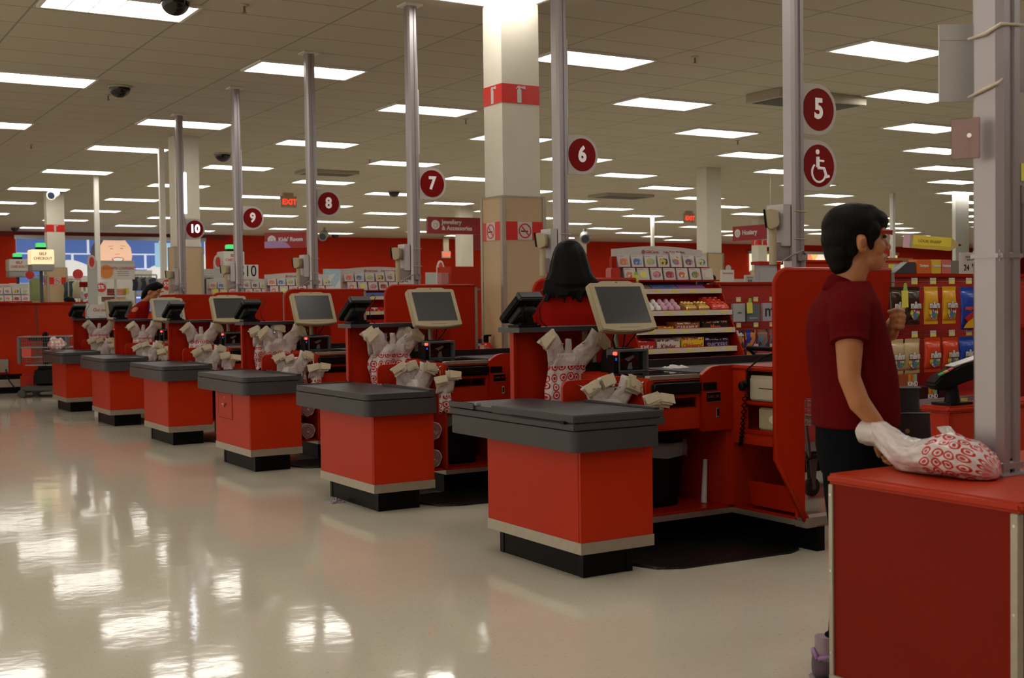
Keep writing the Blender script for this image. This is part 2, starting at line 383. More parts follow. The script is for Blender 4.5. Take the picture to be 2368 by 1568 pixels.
def dressed_pillar(x, y, label, lod=0, bands=True):
    """white pillar with beige lower cladding between metal corner strips, a red extinguisher band and a red no-smoking band"""
    global pn
    pn += 1; w, d = .37, .30
    s = pillar(pn, x, y, label)
    cl = MB(); e = .028
    cl.box(x-e, x+w+e, y-e, y+d+e, 0, 2.20)
    part('cladding', cl, TANP, s, off=(0,0,0))
    for cx in (x-e-.006, x+w+e-.03):
        for cy in (y-e-.006, y+d+e-.03): part('corner_strip', MB().box(cx, cx+.036, cy, cy+.036, .12, 2.21), STEEL, s, off=(0,0,0))
    part('cap_strip', MB().box(x-e-.004, x+w+e+.004, y-e-.004, y+d+e+.004, 2.20, 2.212), STEEL, s, off=(0,0,0))
    if not bands: return s
    b = MB().box(x-.003, x+w+.003, y-.003, y+d+.003, 2.99, 3.15)
    bo = part('extinguisher_band', b, mat('red band', (.60,.018,.012), .3), s, off=(0,0,0))
    if lod < 2:
        part('extinguisher_symbol', extinguisher_icon(x+.17, 3.07, .145, 'y', y-.003), WHITEP, bo, off=(0,0,0))
        part('extinguisher_symbol', extinguisher_icon(y+.15, 3.07, .145, 'x', x-.003), WHITEP, bo, off=(0,0,0))
    b = MB().box(x-e-.003, x+w+e+.003, y-e-.003, y+d+e+.003, 1.84, 1.995)
    # the band stops short of the corner strips
    bo = part('no_smoking_band', b, mat('red band', (.6,.018,.012), .3), s, off=(0,0,0))
    if lod < 2:
        for face, c, f in (('y', x+.19, y-e-.003), ('x', y+.16, x-e-.003)):
            sq = MB().box(c-.072, c+.072, f-.002, f, 1.841, 1.994) if face == 'y' else MB().box(f-.002, f, c-.072, c+.072, 1.841, 1.994)
            q = part('notice_panel', sq, CARD, bo, off=(0,0,0))
            part('prohibition_ring', ring(c, 1.918, .052, .063, f-.002, face), mat('red band', (.6,.018,.012), .3), bo, off=(0,0,0))
            sl = [(c-.044, 1.958), (c-.036, 1.966), (c+.046, 1.878), (c+.038, 1.870)]
            if face == 'x': sl = [(2*c-a, z) for a, z in sl]
            part('prohibition_bar', MB().prism(sl, f-.0045, f-.002, face), mat('red band', (.6,.018,.012), .3), bo, off=(0,0,0))
            cg = MB().box(c-.04, c+.03, f-.0035, f-.002, 1.909, 1.919) if face == 'y' else MB().box(f-.0035, f-.002, c-.03, c+.04, 1.909, 1.919)
            part('cigarette_symbol', cg, BLACK, bo, off=(0,0,0))
    return s
dressed_pillar(5.32, 8.79, 'large white pillar beside the number 6 post, beige cladding below')
dressed_pillar(5.29, 18.18, 'white pillar behind the number 10 post', bands=False)
dressed_pillar(5.36, 28.15, 'far white pillar at left under the white camera')
dressed_pillar(15.6, 18.2, 'tall pillar behind the gift card display', bands=False)
dressed_pillar(15.74, 28.2, 'slim looking far pillar by the jewellery sign', 1, False)
dressed_pillar(27.05, 39.1, 'distant pillar with a camera', 2)
dressed_pillar(26.6, 28.6, 'distant pillar behind the hosiery sign', 1)
# ---------------------------------------------------------------- one checkout lane, built for the nearest lane (number 5) and copied to the others
YB, DY = 4.76, 2.27
def Yl(y): return YB+y
PROTO = []
ORD = {5: 'nearest', 6: 'second nearest', 7: 'third nearest', 8: 'fourth nearest', 9: 'fifth nearest', 10: 'farthest'}
POST = {n: 'number %d post' % n for n in range(5, 11)}
def reg(t, fmt): PROTO.append((t, fmt)); return t
def build_stand():
    t = Tb('bagging_stand', None, 'bagging stand', (3.45, Yl(.4), 0), 'red bagging stands in a row')
    y = Yl
    part('plinth', MB().box(3.30, 3.585, y(0), y(.765), 0, .14), BLACKM, t, .002)
    for a, b in ((3.296, y(-.004)), (3.549, y(-.004)), (3.296, y(.729))): part('plinth_corner', MB().box(a, a+.04, b, b+.04, 0, .135), BLACK, t, .002)
    part('body', MB().box(3.24, 3.665, y(-.07), y(.79), .13, .63), RED, t, .0015)
    part('corner_joint', MB().box(3.2385, 3.2399, y(-.052), y(-.050), .18, .62), mat('dark seam', (.12,.006,.004), .6), t)
    part('metal_band', MB().box(3.236, 3.669, y(-.074), y(.794), .128, .183), STEEL, t, .001)
    def rr(x0, x1, y0, y1, r, n=5):
        pts = []
        for cx, cy, a0 in ((x0+r, y0+r, PI), (x1-r, y0+r, 1.5*PI), (x1-r, y1-r, 0), (x0+r, y1-r, .5*PI)):
            rq = r if (cx < (x0+x1)/2) else .012
            cx2 = x0+r if cx < (x0+x1)/2 else x1-.012; cy2 = (y0+rq) if cy < (y0+y1)/2 else (y1-rq)
            for k in range(n+1): a = a0+k*PI/2/n; pts.append((cx2+rq*math.cos(a), cy2+rq*math.sin(a)))
        return pts
    part('top_skirt', MB().prism(rr(3.165, 3.66, y(-.13), y(1.07), .045), .618, .716, 'z'), GREY, t, .002, smooth='auto')
    part('top_tray', MB().prism(rr(3.168, 3.657, y(-.127), y(1.067), .043), .720, .757, 'z'), GREY, t, .004, smooth='auto')
    part('raised_lip', MB().box(3.612, 3.655, y(-.12), y(.58), .757, .769), GREY, t, .003)
    part('raised_lip', MB().box(3.18, 3.60, y(1.045), y(1.062), .755, .764), GREY, t, .003)
    return t
reg(build_stand(), 'red bagging stand with grey top, {o} of the row of six')
def build_counter():
    y = Yl; t = Tb('checkout_counter', None, 'checkout counter', (5.2, y(.7), 0), 'red checkout counters')
    # plinth, L shaped
    part('plinth', MB().box(4.02, 4.98, y(.46), y(1.0), 0, .14).box(4.645, 4.70, y(-.19), y(.46), 0, .135).box(4.9, 5.3, y(-.19), y(-.13), 0, .135), BLACKM, t)
    part('metal_band', MB().box(3.985, 4.56, y(.365), y(1.02), .135, .165).box(4.56, 4.64, y(-.17), y(.4), .135, .165).box(4.57, 5.24, y(-.19), y(-.11), .128, .18), STEEL, t)
    dg = lambda o=0, ya=-.15, yb=.36: [(4.55+o, y(ya)), (4.566, y(ya)), (4.566+(yb-ya)*.90, y(yb)), (4.55+o, y(yb))]
    part('base_shelf', MB().box(3.985, 4.56, y(.367), y(1.01), .165, .18), REDP, t)
    part('base_shelf', MB().prism(dg(.01, -.12, .36), .165, .18, 'z'), REDP, t)
    b = MB()
    b.box(3.98, 4.0, y(.36), y(1.02), .18, .905)                     # left end
    b.box(4.0, 4.56, y(1.0), y(1.02), .18, .90)                       # back
    b.box(4.0, 4.33, y(.362), y(.378), .62, .73)                      # apron below the slot
    b.box(4.0, 4.33, y(.362), y(.378), .79, .81)
    b.box(4.0, 4.02, y(.362), y(.378), .73, .79).box(4.31, 4.33, y(.362), y(.378), .73, .79)
    b.box(4.0, 4.33, y(.378), y(.70), .725, .735).box(4.0, 4.33, y(.69), y(.70), .735, .80)
    b.box(3.98, 4.33, y(.36), y(.378), .81, .89)
    b.box(4.52, 4.56, y(.36), y(1.0), .18, .62)
    part('body', b, RED, t, .0015)
    # side cheek with a sloping shoulder
    part('cheek', MB().prism([(4.33,.60),(4.53,.60),(4.56,.63),(4.56,.955),(4.45,.958),(4.40,.95),(4.355,.925),(4.33,.908)], y(.34), y(.38), 'y'), REDP, t, .004)
    part('inner_divider', MB().box(3.80, 3.83, y(.62), y(1.0), .18, .62).box(3.60, 3.98, y(.62), y(1.0), .60, .62).box(3.70, 3.98, y(.38), y(1.0), .165, .18).box(3.84, 3.98, y(.98), y(1.0), .18, .6), REDP, t)
    part('steel_top', MB().box(3.985, 4.33, y(.357), y(.40), .893, .916), STEEL, t, .002)
    part('scanner_window', MB().box(3.99, 4.36, y(.40), y(.74), .90, .917), GLASS, t, .001)
    part('counter_top', MB().box(4.0, 4.36, y(.74), y(1.02), .89, .915).box(4.36, 4.60, y(.375), y(1.02), .88, .912), REDP, t)
    part('belt', MB().box(4.36, 7.3, y(.40), y(.98), .905, .921), mat('rubber belt', (.045,.047,.05), .5), t, .004)
    part('belt_housing', MB().box(4.56, 5.0, y(.375), y(1.0), .18, .905), RED, t)
    part('belt_frame', MB().box(5.0, 7.35, y(.375), y(1.0), .865, .905).box(7.2, 7.35, y(.40), y(.98), .0, .865), RED, t)
    part('back_rail', MB().box(4.0, 7.35, y(.985), y(1.02), .905, .965), mat('black rail', (.012,.012,.013), .3), t, .003)
    part('roller_button', MB().cyl((4.18, y(.985), .938), .016, -.004, 20, 'y'), WHITEP, t)
    part('arm_pad', MB().box(3.99, 4.325, y(.325), y(.362), .81, .885), VINYL, t, .014, seg=3)
    k = part('socket_plate', MB().box(4.335, 4.43, y(.333), y(.3401), .825, .868), BLACK, t, .002)
    k = part('control_panel', MB().box(4.36, 4.455, y(.333), y(.3401), .763, .812), BLACK, t, .002)
    part('panel_rim', MB().box(4.357, 4.458, y(.336), y(.3401), .760, .763).box(4.357, 4.458, y(.336), y(.3401), .812, .815), STEEL, k)
    text('lettering', '5:AK1 5K,6', .02, mat('dim red print', (.25,.02,.01), .5), k, (4.41, y(.332), .79))
    part('lock_plate', MB().box(4.425, 4.445, y(.334), y(.3401), .675, .728), CHROME, t, .001)
    part('lock_slot', MB().box(4.429, 4.441, y(.3325), y(.3341), .684, .72), BLACK, t)
    # wing, cubbies open to the cashier (facing -X)
    wv = MB(); x0 = 4.55
    wv.box(x0, x0+.02, y(-.15), y(-.13), .18, .955).box(x0, 5.0, y(.34), y(.36), .18, .955).prism([(4.552, y(-.14)), (4.568, y(-.14)), (5.0, y(.34)), (4.984, y(.34))], .18, .955, 'z')
    wv.box(x0, x0+.02, y(.24), y(.34), .56, .93).box(x0, x0+.02, y(-.15), y(.36), .53, .60)
    part('wing_frame', wv, RED, t)
    part('wing_top', MB().prism([(x0-.012, y(-.155)), (4.58, y(-.155)), (5.03, y(.362)), (x0-.012, y(.362))], .930, .957, 'z'), REDP, t, .009, seg=3)
    part('wing_shelf', MB().prism([(x0-.008, y(-.13)), (4.565, y(-.13)), (4.90, y(.25)), (x0-.008, y(.25))], .745, .765, 'z'), REDP, t, .007)
    part('wing_shelf', MB().prism([(x0-.008, y(-.13)), (4.565, y(-.13)), (4.90, y(.25)), (x0-.008, y(.25))], .585, .610, 'z'), REDP, t, .008)
    bn = MB(); bn.prism([(y(-.12), .33), (y(-.12), .20), (y(.20), .20), (y(.24), .33)], 4.56, 4.57, 'x').prism([(4.57, y(-.11)), (4.86, y(.22)), (4.57, y(.22))], .20, .21, 'z').prism([(4.58, y(-.11)), (4.59, y(-.11)), (4.87, y(.22)), (4.86, y(.22))], .20, .40, 'z')
    part('bin_shelf', bn, REDP, t)
    # bag rack panels and the shelf on top
    pl = [(3.575,.60),(3.98,.60),(3.98,.905),(3.62,.905),(3.60,.90),(3.585,.888),(3.578,.87)]
    pl = [(3.668,.60),(3.985,.60),(3.985,.905),(3.61,.900),(3.592,.892),(3.580,.878),(3.575,.862),(3.575,.772),(3.668,.772)]
    part('lower_rack_panel', MB().prism(pl, y(.565), y(.59), 'y'), REDP, t, .003)
    part('upper_rack_panel', MB().box(3.585, 4.42, y(1.072), y(1.10), .60, 1.148), REDP, t, .002).__setitem__('label', 'tall red panel behind the bag hooks')
    part('rack_panel_edge', MB().box(3.578, 3.600, y(1.062), y(1.105), .77, 1.147), REDP, t, .002)
    part('writing_shelf', MB().box(3.56, 4.20, y(.97), y(1.20), 1.148, 1.176), GREYD, t, .002).__setitem__('label', 'thin dark grey shelf on top of the red panel')
    for hx in (3.72, 3.83, 3.98): part('hook', MB().tube([(hx, y(1.075), 1.11), (hx, y(1.05), 1.105), (hx, y(1.02), 1.08), (hx, y(.95), 1.075), (hx, y(.94), 1.082)],   .004, 6), CHROME, t)
    for hx in (3.66, 3.80, 3.90): part('hook', MB().tube([(hx, y(.568), .88), (hx, y(.55), .875), (hx, y(.48), .865), (hx+.02, y(.40), .862), (hx+.022, y(.40), .868)],   .004, 6), CHROME, t)
    hk = MB().tube([(3.979, y(.40), .885), (3.972, y(.42), .875), (3.965, y(.42), .86), (3.962, y(.40), .855)], .003, 6).tube([(3.968, y(.40), .855), (3.966, y(.395), .84), (3.968, y(.392), .815)], .004, 6)
    part('hook_chain', hk, CHROME, t)
    # white bracket column on the panel
    part('mounting_channel', MB().box(4.05, 4.075, y(1.05), y(1.072), .93, 1.145).box(4.11, 4.135, y(1.05), y(1.072), .93, 1.145), BEIGE, t)
    part('junction_plate', MB().box(3.99, 4.06, y(1.06), y(1.072), .935, 1.03), mat('beige metal box', (.45,.38,.26), .5), t, .002)
    return t
reg(build_counter(), 'red checkout counter with black belt, {o} of the row of six')
def build_partition():
    y = Yl; t = Tb('privacy_partition', None, 'partition', (4.8, y(-.17), .18), 'red privacy partitions')
    r = .08; pts = [(4.375, .50), (4.60, .135), (4.625, .14), (4.57, .22), (4.57, .80), (5.215, .80), (5.215, 1.462)]
    for k in range(7): a = PI/2+k*PI/12; pts.append((4.375+r+r*math.cos(a), 1.462-r+r*math.sin(a)))
    part('panel', MB().prism(pts, y(-.16), y(-.185), 'y'), REDP, t, .003)
    # padded edge moulding round the left side
    e = [(5.22, y(-.172), 1.462)]+[(4.378+r+r*math.cos(PI/2+k*PI/12), y(-.172), 1.462-r+r*math.sin(PI/2+k*PI/12)) for k in range(7)]+[(4.378, y(-.172), .50), (4.60, y(-.172), .135)]
    part('edge_moulding', MB().tube(e, .0155, 8), REDP, t, smooth=True)
    part('end_strip', MB().box(5.215, 5.24, y(-.19), y(-.155), .80, 1.45), STEEL, t, .001)
    return t
reg(build_partition(), 'tall red privacy partition with rounded corner, {o} of the row')
def build_post():
    y = Yl; cx, cy = 4.79, y(.11); t = Tb('lane_post', None, 'post', (cx, cy, .957), 'aluminium posts rising to the ceiling')
    a = .045; pts = []
    # extruded section: chamfered square with grooves
    q = [(-.030,-.045),(-.010,-.045),(-.008,-.038),(.008,-.038),(.010,-.045),(.030,-.045),(.045,-.030),(.045,-.010),(.038,-.008),(.038,.008),(.045,.010),(.045,.030),(.030,.045),(-.030,.045),(-.045,.030),(-.045,-.030)]
    part('extrusion', MB().prism([(cx+u*1.02, cy+v*1.02) for u, v in q], .957, CEIL+.01, 'z'), ALU, t, smooth=False)
    part('ceiling_collar', MB().box(cx-.085, cx+.085, cy-.085, cy+.085, CEIL-.004, CEIL+.011), WHITE, t)
    part('base_collar', MB().box(cx-.058, cx+.058, cy-.058, cy+.058, .957, 1.0), ALU, t, .003)
    part('side_sleeve', MB().box(cx+.04, cx+.062, cy-.02, cy+.03, 2.60, 3.15), mat('milky light strip', (.62,.62,.64), .3), t, .003)
    part('wiring_box', MB().box(cx-.02, cx+.03, cy-.075, cy-.045, 1.52, 1.56), ALU, t, .004)
    part('cable', MB().tube([(cx+.01, cy-.075, 1.555), (cx-.02, cy-.085, 1.575), (cx-.08, cy-.07, 1.55), (cx-.13, cy-.05, 1.52), (cx-.13, cy-.03, 1.50)], .005, 6).tube([(cx+.01, cy-.07, 1.52), (cx+.012, cy-.07, 1.40), (cx+.01, cy-.06, 1.2)], .0045, 6), mat('grey cable', (.25,.24,.22), .5), t, smooth=True)
    part('bracket', MB().box(cx-.17, cx-.045, cy-.012, cy+.012, 1.52, 1.62), ALU, t, .003)
    # folded white sleeves tied to the post
    part('tied_sleeve', MB().box(cx-.105, cx-.052, cy-.03, cy+.10, 1.60, 1.825), WHITEP, t, .002).__setitem__('label', 'white plastic sleeve tied to the post')
    for tz in (1.79, 1.64): part('tie', MB().tube([(cx-.05, cy-.05, tz), (cx+.05, cy-.05, tz-.003), (cx+.055, cy+.04, tz-.005)], .0022, 5), CREAM, t)
    return t
reg(build_post(), 'silvery aluminium post of the number {n} lane rising to the ceiling')
def build_display():
    cx, cy = 4.79, Yl(.11); x = cx-.155
    t = Tb('price_display', None, 'customer display', (x, cy, 1.50), 'small cream customer displays')
    part('stalk', MB().tube([(x, cy, 1.50), (x, cy, 1.70)], .021, 12), BEIGE, t, smooth='auto')
    Mr = Matrix.Translation((x, cy, 0)) @ Matrix.Rotation(math.radians(-43), 4, 'Z') @ Matrix.Translation((-x, -cy, 0))
    def tr(mb): mb.v = [tuple(Mr @ Vector(v)) for v in mb.v]; return mb
    part('head', tr(MB().prism([(x-.040, 1.790), (x-.030, 1.700), (x-.01, 1.685), (x+.025, 1.70), (x+.035, 1.72), (x+.030, 1.785), (x-.01, 1.795)], cy-.06, cy+.06, 'y')), BEIGE, t, .004)
    part('display_window', tr(MB().prism([(x-.050, 1.793), (x-.040, 1.698), (x-.030, 1.699), (x-.040, 1.795)], cy-.062, cy+.062, 'y')), BLACK, t, .001)
    return t
reg(build_display(), 'small cream price display on a stalk beside the number {n} post')
def build_monitor():
    y = Yl; cx, z0 = 4.145, 1.145; yb = y(.735); t = Tb('register_monitor', None, 'monitor', (cx, y(.80), .92), 'cream register monitors')
    ang = math.radians(27)
    M = Matrix.Translation((cx, yb, z0)) @ Matrix.Rotation(math.radians(0), 4, 'Z') @ Matrix.Rotation(-ang, 4, 'X')
    def tr(mb): mb.v = [tuple(M @ Vector(v)) for v in mb.v]; return mb
    W, H = .385, .305
    out = [(-W/2+.006, .012), (-W/4, .0), (0, -.004), (W/4, .0), (W/2-.006, .012), (W/2, .02), (W/2, H-.012), (W/2-.012, H), (.12, H), (.10, H+.012), (-.10, H+.012), (-.12, H), (-W/2+.012, H), (-W/2, H-.012), (-W/2, .02)]
    part('housing', tr(MB().prism([(a, b) for a, b in out], -.012, .034, 'y')), BEIGE, t, .005, smooth='auto')
    part('screen', tr(MB().box(-W/2+.036, W/2-.036, -.0135, -.010, .05, H-.03)), SCREEN, t)
    part('screen_rim', tr(MB().box(-W/2+.033, -W/2+.036, -.0145, -.010, .047, H-.027).box(W/2-.036, W/2-.033, -.0145, -.010, .047, H-.027).box(-W/2+.033, W/2-.033, -.0145, -.010, .047, .05).box(-W/2+.033, W/2-.033, -.0145, -.010, H-.03, H-.027)), mat('dark rim', (.10,.09,.08), .5), t)
    part('grip_slot', tr(MB().box(-.07, .07, -.0135, -.011, .022, .025)), mat('cream groove', (.35,.30,.20), .6), t)
    part('camera_mark', tr(MB().box(-.006, .006, -.0135, -.011, H-.003, H+.003)), mat('dark rim'), t)
    part('back_hump', tr(MB().box(-.12, .12, .03, .065, .08, .24)), BEIGE, t, .01)
    part('stand_pole', MB().tube([(cx, y(.87), .918), (cx, y(.87), 1.20)], .016, 10), mat('tan painted steel', (.28,.22,.16), .5), t, smooth='auto')
    part('tilt_arm', MB().box(cx-.03, cx+.03, y(.80), y(.88), 1.17, 1.23), mat('tan painted steel'), t, .004)
    part('cable', MB().tube([(cx-.07, y(.79), 1.15), (cx-.075, y(.80), 1.10), (cx-.055, y(.80), 1.04), (cx-.06, y(.82), .97), (cx-.09, y(.84), .93)], .006, 6).tube([(cx+.03, y(.82), 1.15), (cx+.03, y(.84), 1.06), (cx-.02, y(.86), .98)], .004, 6).tube([(cx+.10, y(.80), 1.14), (cx+.07, y(.86), 1.06), (cx+.01, y(.9), 1.0)], .004, 6), BLACK, t, smooth=True)
    return t
reg(build_monitor(), 'cream register monitor by the number {n} post')
def build_scanner():
    y = Yl; x0, x1 = 4.03, 4.29; t = Tb('upright_scanner', None, 'scanner', ((x0+x1)/2, y(.78), .916), 'upright barcode scanners')
    fr = MB().box(x0+.03, x0+.045, y(.735), y(.85), .917, 1.035).box(x1-.03, x1-.015, y(.735), y(.85), .917, 1.035).box(x0+.03, x1-.015, y(.735), y(.85), 1.03, 1.045).box(x0+.03, x1-.015, y(.735), y(.85), .917, .925)
    part('frame', fr, mat('scanner grey', (.085,.085,.082), .4), t, .003)
    part('shell', MB().prism([(x0+.02, .917), (x1+.01, .917), (x1, 1.035), (x1-.08, 1.052), (x0+.10, 1.052), (x0+.035, 1.035)], y(.80), y(.90), 'y'), BLACK, t, .004)
    w = part('window', MB().box(x0+.045, x1-.03, y(.775), y(.785), .925, 1.03), GLASS, t)
    part('mirror', MB().prism([(x0+.10, .99), (x0+.16, 1.01), (x0+.17, 1.0), (x0+.125, .975)], y(.768), y(.774), 'y').prism([(x0+.12,.93),(x0+.13,.965),(x0+.15,.97),(x0+.155,.93)], y(.768), y(.774), 'y'), mat('dull mirror', (.22,.22,.2), .3, .6), w)
    part('side_column', MB().box(x0, x0+.028, y(.73), y(.80), .917, 1.015), BLACK, t, .003)
    part('status_lamp', MB().box(x0+.003, x0+.019, y(.728), y(.75), 1.014, 1.033), REDL, t, .002)
    part('button', MB().box(x0+.006, x0+.016, y(.727), y(.731), .985, 1.0), BLUEL, t)
    return t
reg(build_scanner(), 'upright black barcode scanner on the counter by the number {n} post')
def build_terminal():
    y = Yl; cx, cy, z0 = 3.65, y(1.06), 1.176; t = Tb('card_terminal', None, 'card terminal', (cx, cy, z0), 'black card terminals')
    part('foot', MB().box(cx-.075, cx+.075, cy-.06, cy+.06, z0, z0+.014).box(cx-.05, cx+.06, cy-.045, cy+.045, z0+.014, z0+.028), BLACK, t, .003)
    part('swivel', MB().prism([(cx-.04, z0+.025), (cx+.045, z0+.025), (cx+.03, z0+.075), (cx-.06, z0+.085)], cy-.035, cy+.035, 'y'), BLACK, t, .004)
    M = Matrix.Translation((cx-.02, cy+.01, z0+.10)) @ Matrix.Rotation(math.radians(193), 4, 'Z') @ Matrix.Rotation(math.radians(42), 4, 'X') 
    def tr(mb): mb.v = [tuple(M @ Vector(v)) for v in mb.v]; return mb
    # the head lies back: its keypad faces up and away, its underside towards the cashier
    part('head', tr(MB().prism([(-.085,-.10),(.085,-.10),(.095,-.08),(.095,.09),(.08,.105),(-.08,.105),(-.095,.09),(-.095,-.08)], -.02, .022, 'z')), BLACK, t, .008)
    part('back_box', tr(MB().box(-.065, .065, -.07, .05, -.05, -.018)), mat('matt black', (.02,.02,.02), .6), t, .004)
    part('rating_label', tr(MB().box(.0, .045, -.01, .008, -.0515, -.0495)), mat('grey label', (.12,.12,.11), .5), t)
    part('reader_slot', tr(MB().box(-.09, .09, .09, .12, -.02, .03)), mat('soft black', (.035,.036,.036), .5), t, .006)
    part('keypad', tr(MB().box(-.06, .06, -.08, .0, .022, .026)), mat('grey keys', (.3,.3,.3), .5), t)
    part('cable', MB().tube([(cx-.01, cy-.05, z0+.16), (cx-.05, cy-.075, z0+.11), (cx-.055, cy-.07, z0+.07), (cx-.01, cy-.045, z0+.03)], .005, 6).tube([(cx+.08, cy, z0+.18), (cx+.13, cy, z0+.21), (cx+.15, cy, z0+.19), (cx+.10, cy, z0+.10), (cx+.10, cy-.02, z0+.03), (cx+.13, cy-.03, z0)], .003, 6), BLACK, t, smooth=True)
    return t
reg(build_terminal(), 'black card terminal tilted on the grey shelf by the number {n} post')
def build_mat():
    y = Yl; pts = [(3.72, y(.42)), (3.66, y(.36)), (3.64, y(.10)), (3.70, y(-.06)), (3.82, y(-.12)), (4.50, y(-.155)), (4.59, y(-.12)), (4.63, y(-.06)), (4.62, y(.40)), (4.58, y(.44))]
    o = solo('floor_mat', MB().prism(pts, 0.001, .012, 'z'), MATM, None, 'floor mat', (4.1, y(.15), 0), .004, group='black rubber floor mats'); return o
reg(build_mat(), 'black ribbed rubber mat on the floor, {o} of the row')
def build_bin():
    y = Yl; cx, cy = 4.20, y(.62); t = Tb('waste_bin', None, 'waste bin', (cx, cy, .18), 'black waste bins')
    def sec(hx, hy, z): return [(cx+hx*math.copysign(abs(math.cos(a))**.45, math.cos(a)), cy+hy*math.copysign(abs(math.sin(a))**.45, math.sin(a)), z) for a in [2*PI*k/24 for k in range(24)]]
    part('bin_body', MB().loft([sec(.13, .10, .181), sec(.16, .12, .53)]), BLACK, t, smooth='auto')
    random.seed(4); ls = []
    for z, g in ((.535, .004), (.54, .012), (.50, .02), (.47, .012), (.455, .02)):
        ls.append([(p[0]+random.uniform(-.006,.006), p[1]+random.uniform(-.006,.006), z+random.uniform(-.012,.012)) for p in sec(.16+g, .12+g, z)])
    part('liner', MB().loft(ls, cap=False), mat('clear plastic film', (.5,.47,.45), .15, alpha=.35), t, smooth=True)
    return t
reg(build_bin(), 'black waste bin with clear liner under the counter by the number {n} post')
def build_printer():
    y = Yl; t = Tb('slip_printer', None, 'printer', (4.65, y(.08), .61), 'cream slip printers')
    part('case', MB().prism([(4.572, y(-.115)), (4.575, y(.17)), (4.80, y(.17))], .612, .732, 'z'), BEIGE, t, .008)
    part('paper_door', MB().prism([(y(.01)+.075*math.cos(a), .672+.030*math.sin(a)) for a in [2*PI*k/24 for k in range(24)]], 4.571, 4.576, 'x'), mat('pale cream', (.68,.62,.48), .4), t, .002)
    part('feed_button', MB().box(4.567, 4.573, y(-.038), y(-.022), .668, .678), mat('green button', (.15,.5,.12), .4), t)
    return t
reg(build_printer(), 'cream slip printer in the lower cubby by the number {n} post')
def build_drawer():
    y = Yl; t = Tb('cash_drawer', None, 'cash drawer', (4.65, y(.08), .765), 'cream cash drawers')
    part('case', MB().prism([(4.565, y(-.12)), (4.565, y(.215)), (4.845, y(.215))], .768, .905, 'z'), mat('drawer cream', (.46,.40,.29), .5), t, .003)
    part('drawer_front', MB().box(4.556, 4.566, y(-.12), y(.212), .776, .888), mat('drawer cream'), t, .002)
    part('pull_slot', MB().box(4.5545, 4.557, y(-.10), y(.14), .835, .839), BLACK, t)
    return t
reg(build_drawer(), 'cream cash drawer in the upper cubby by the number {n} post')
def build_phone():
    y = Yl; t = Tb('hand_scanner', None, 'hand scanner', (4.75, y(.02), .957), 'black hand scanners')
    cx, cy = 4.68, y(.0)
    part('base', MB().box(cx-.06, cx+.05, cy-.05, cy+.045, .957, .975), BLACK, t, .006)
    part('neck', MB().prism([(cx-.02, .97), (cx+.03, .97), (cx+.02, 1.03), (cx-.01, 1.03)], cy-.02, cy+.02, 'y'), mat('soft black'), t, .004)
    part('head', MB().box(cx-.09, cx+.08, cy-.05, cy+.05, 1.02, 1.055), BLACK, t, .014)
    pts = []
    x0 = 4.53
    pts = [(cx-.08, cy+.04, 1.035), (cx-.13, cy+.12, 1.0), (x0-.01, y(.19), .94), (x0, y(.20), .86)]
    part('lead', MB().tube(pts, .005, 6), BLACK, t, smooth=True)
    coil = []
    n = 150
    for k in range(n):
        s = k/(n-1); a = 2*PI*s*26
        if s < .5: c = Vector((x0, y(.20)+.05*s*2*.6, .84-.46*s*2*.6-.1*s)) 
        c = Vector((x0, y(.20)+.045*math.sin(PI*s)+.03*s, .85-.33*math.sin(PI*s*.95)))
        coil.append((c.x+.009*math.cos(a), c.y+.009*math.sin(a), c.z))
    part('coiled_cord', MB().tube(coil, .0032, 5), BLACK, t, smooth=True)
    part('cord_knot', MB().ell((x0, y(.245), .845), (.018,.026,.028), 12, 8).ell((x0, y(.215), .862), (.014,.02,.02), 10, 6), BLACK, t, smooth=True)
    return t
reg(build_phone(), 'black hand scanner with coiled cord by the number {n} post')
# ---------------------------------------------------------------- copies of the lane things
def fixup():
    pmap = {}
    for c in bpy.data.objects:
        if c.parent: pmap.setdefault(c.parent.name, []).append(c)
    out = {}
    for t, fmt in PROTO:
        t['label'] = fmt.format(o=ORD[5], n=5)
        for n in range(6, 11):
            out[(t.name, n)] = copy_tree(t, (0, DY*(n-5), 0), fmt.format(o=ORD[n], n=n), cmap=pmap)
        out[(t.name, 5)] = t
    return out
LN = fixup()
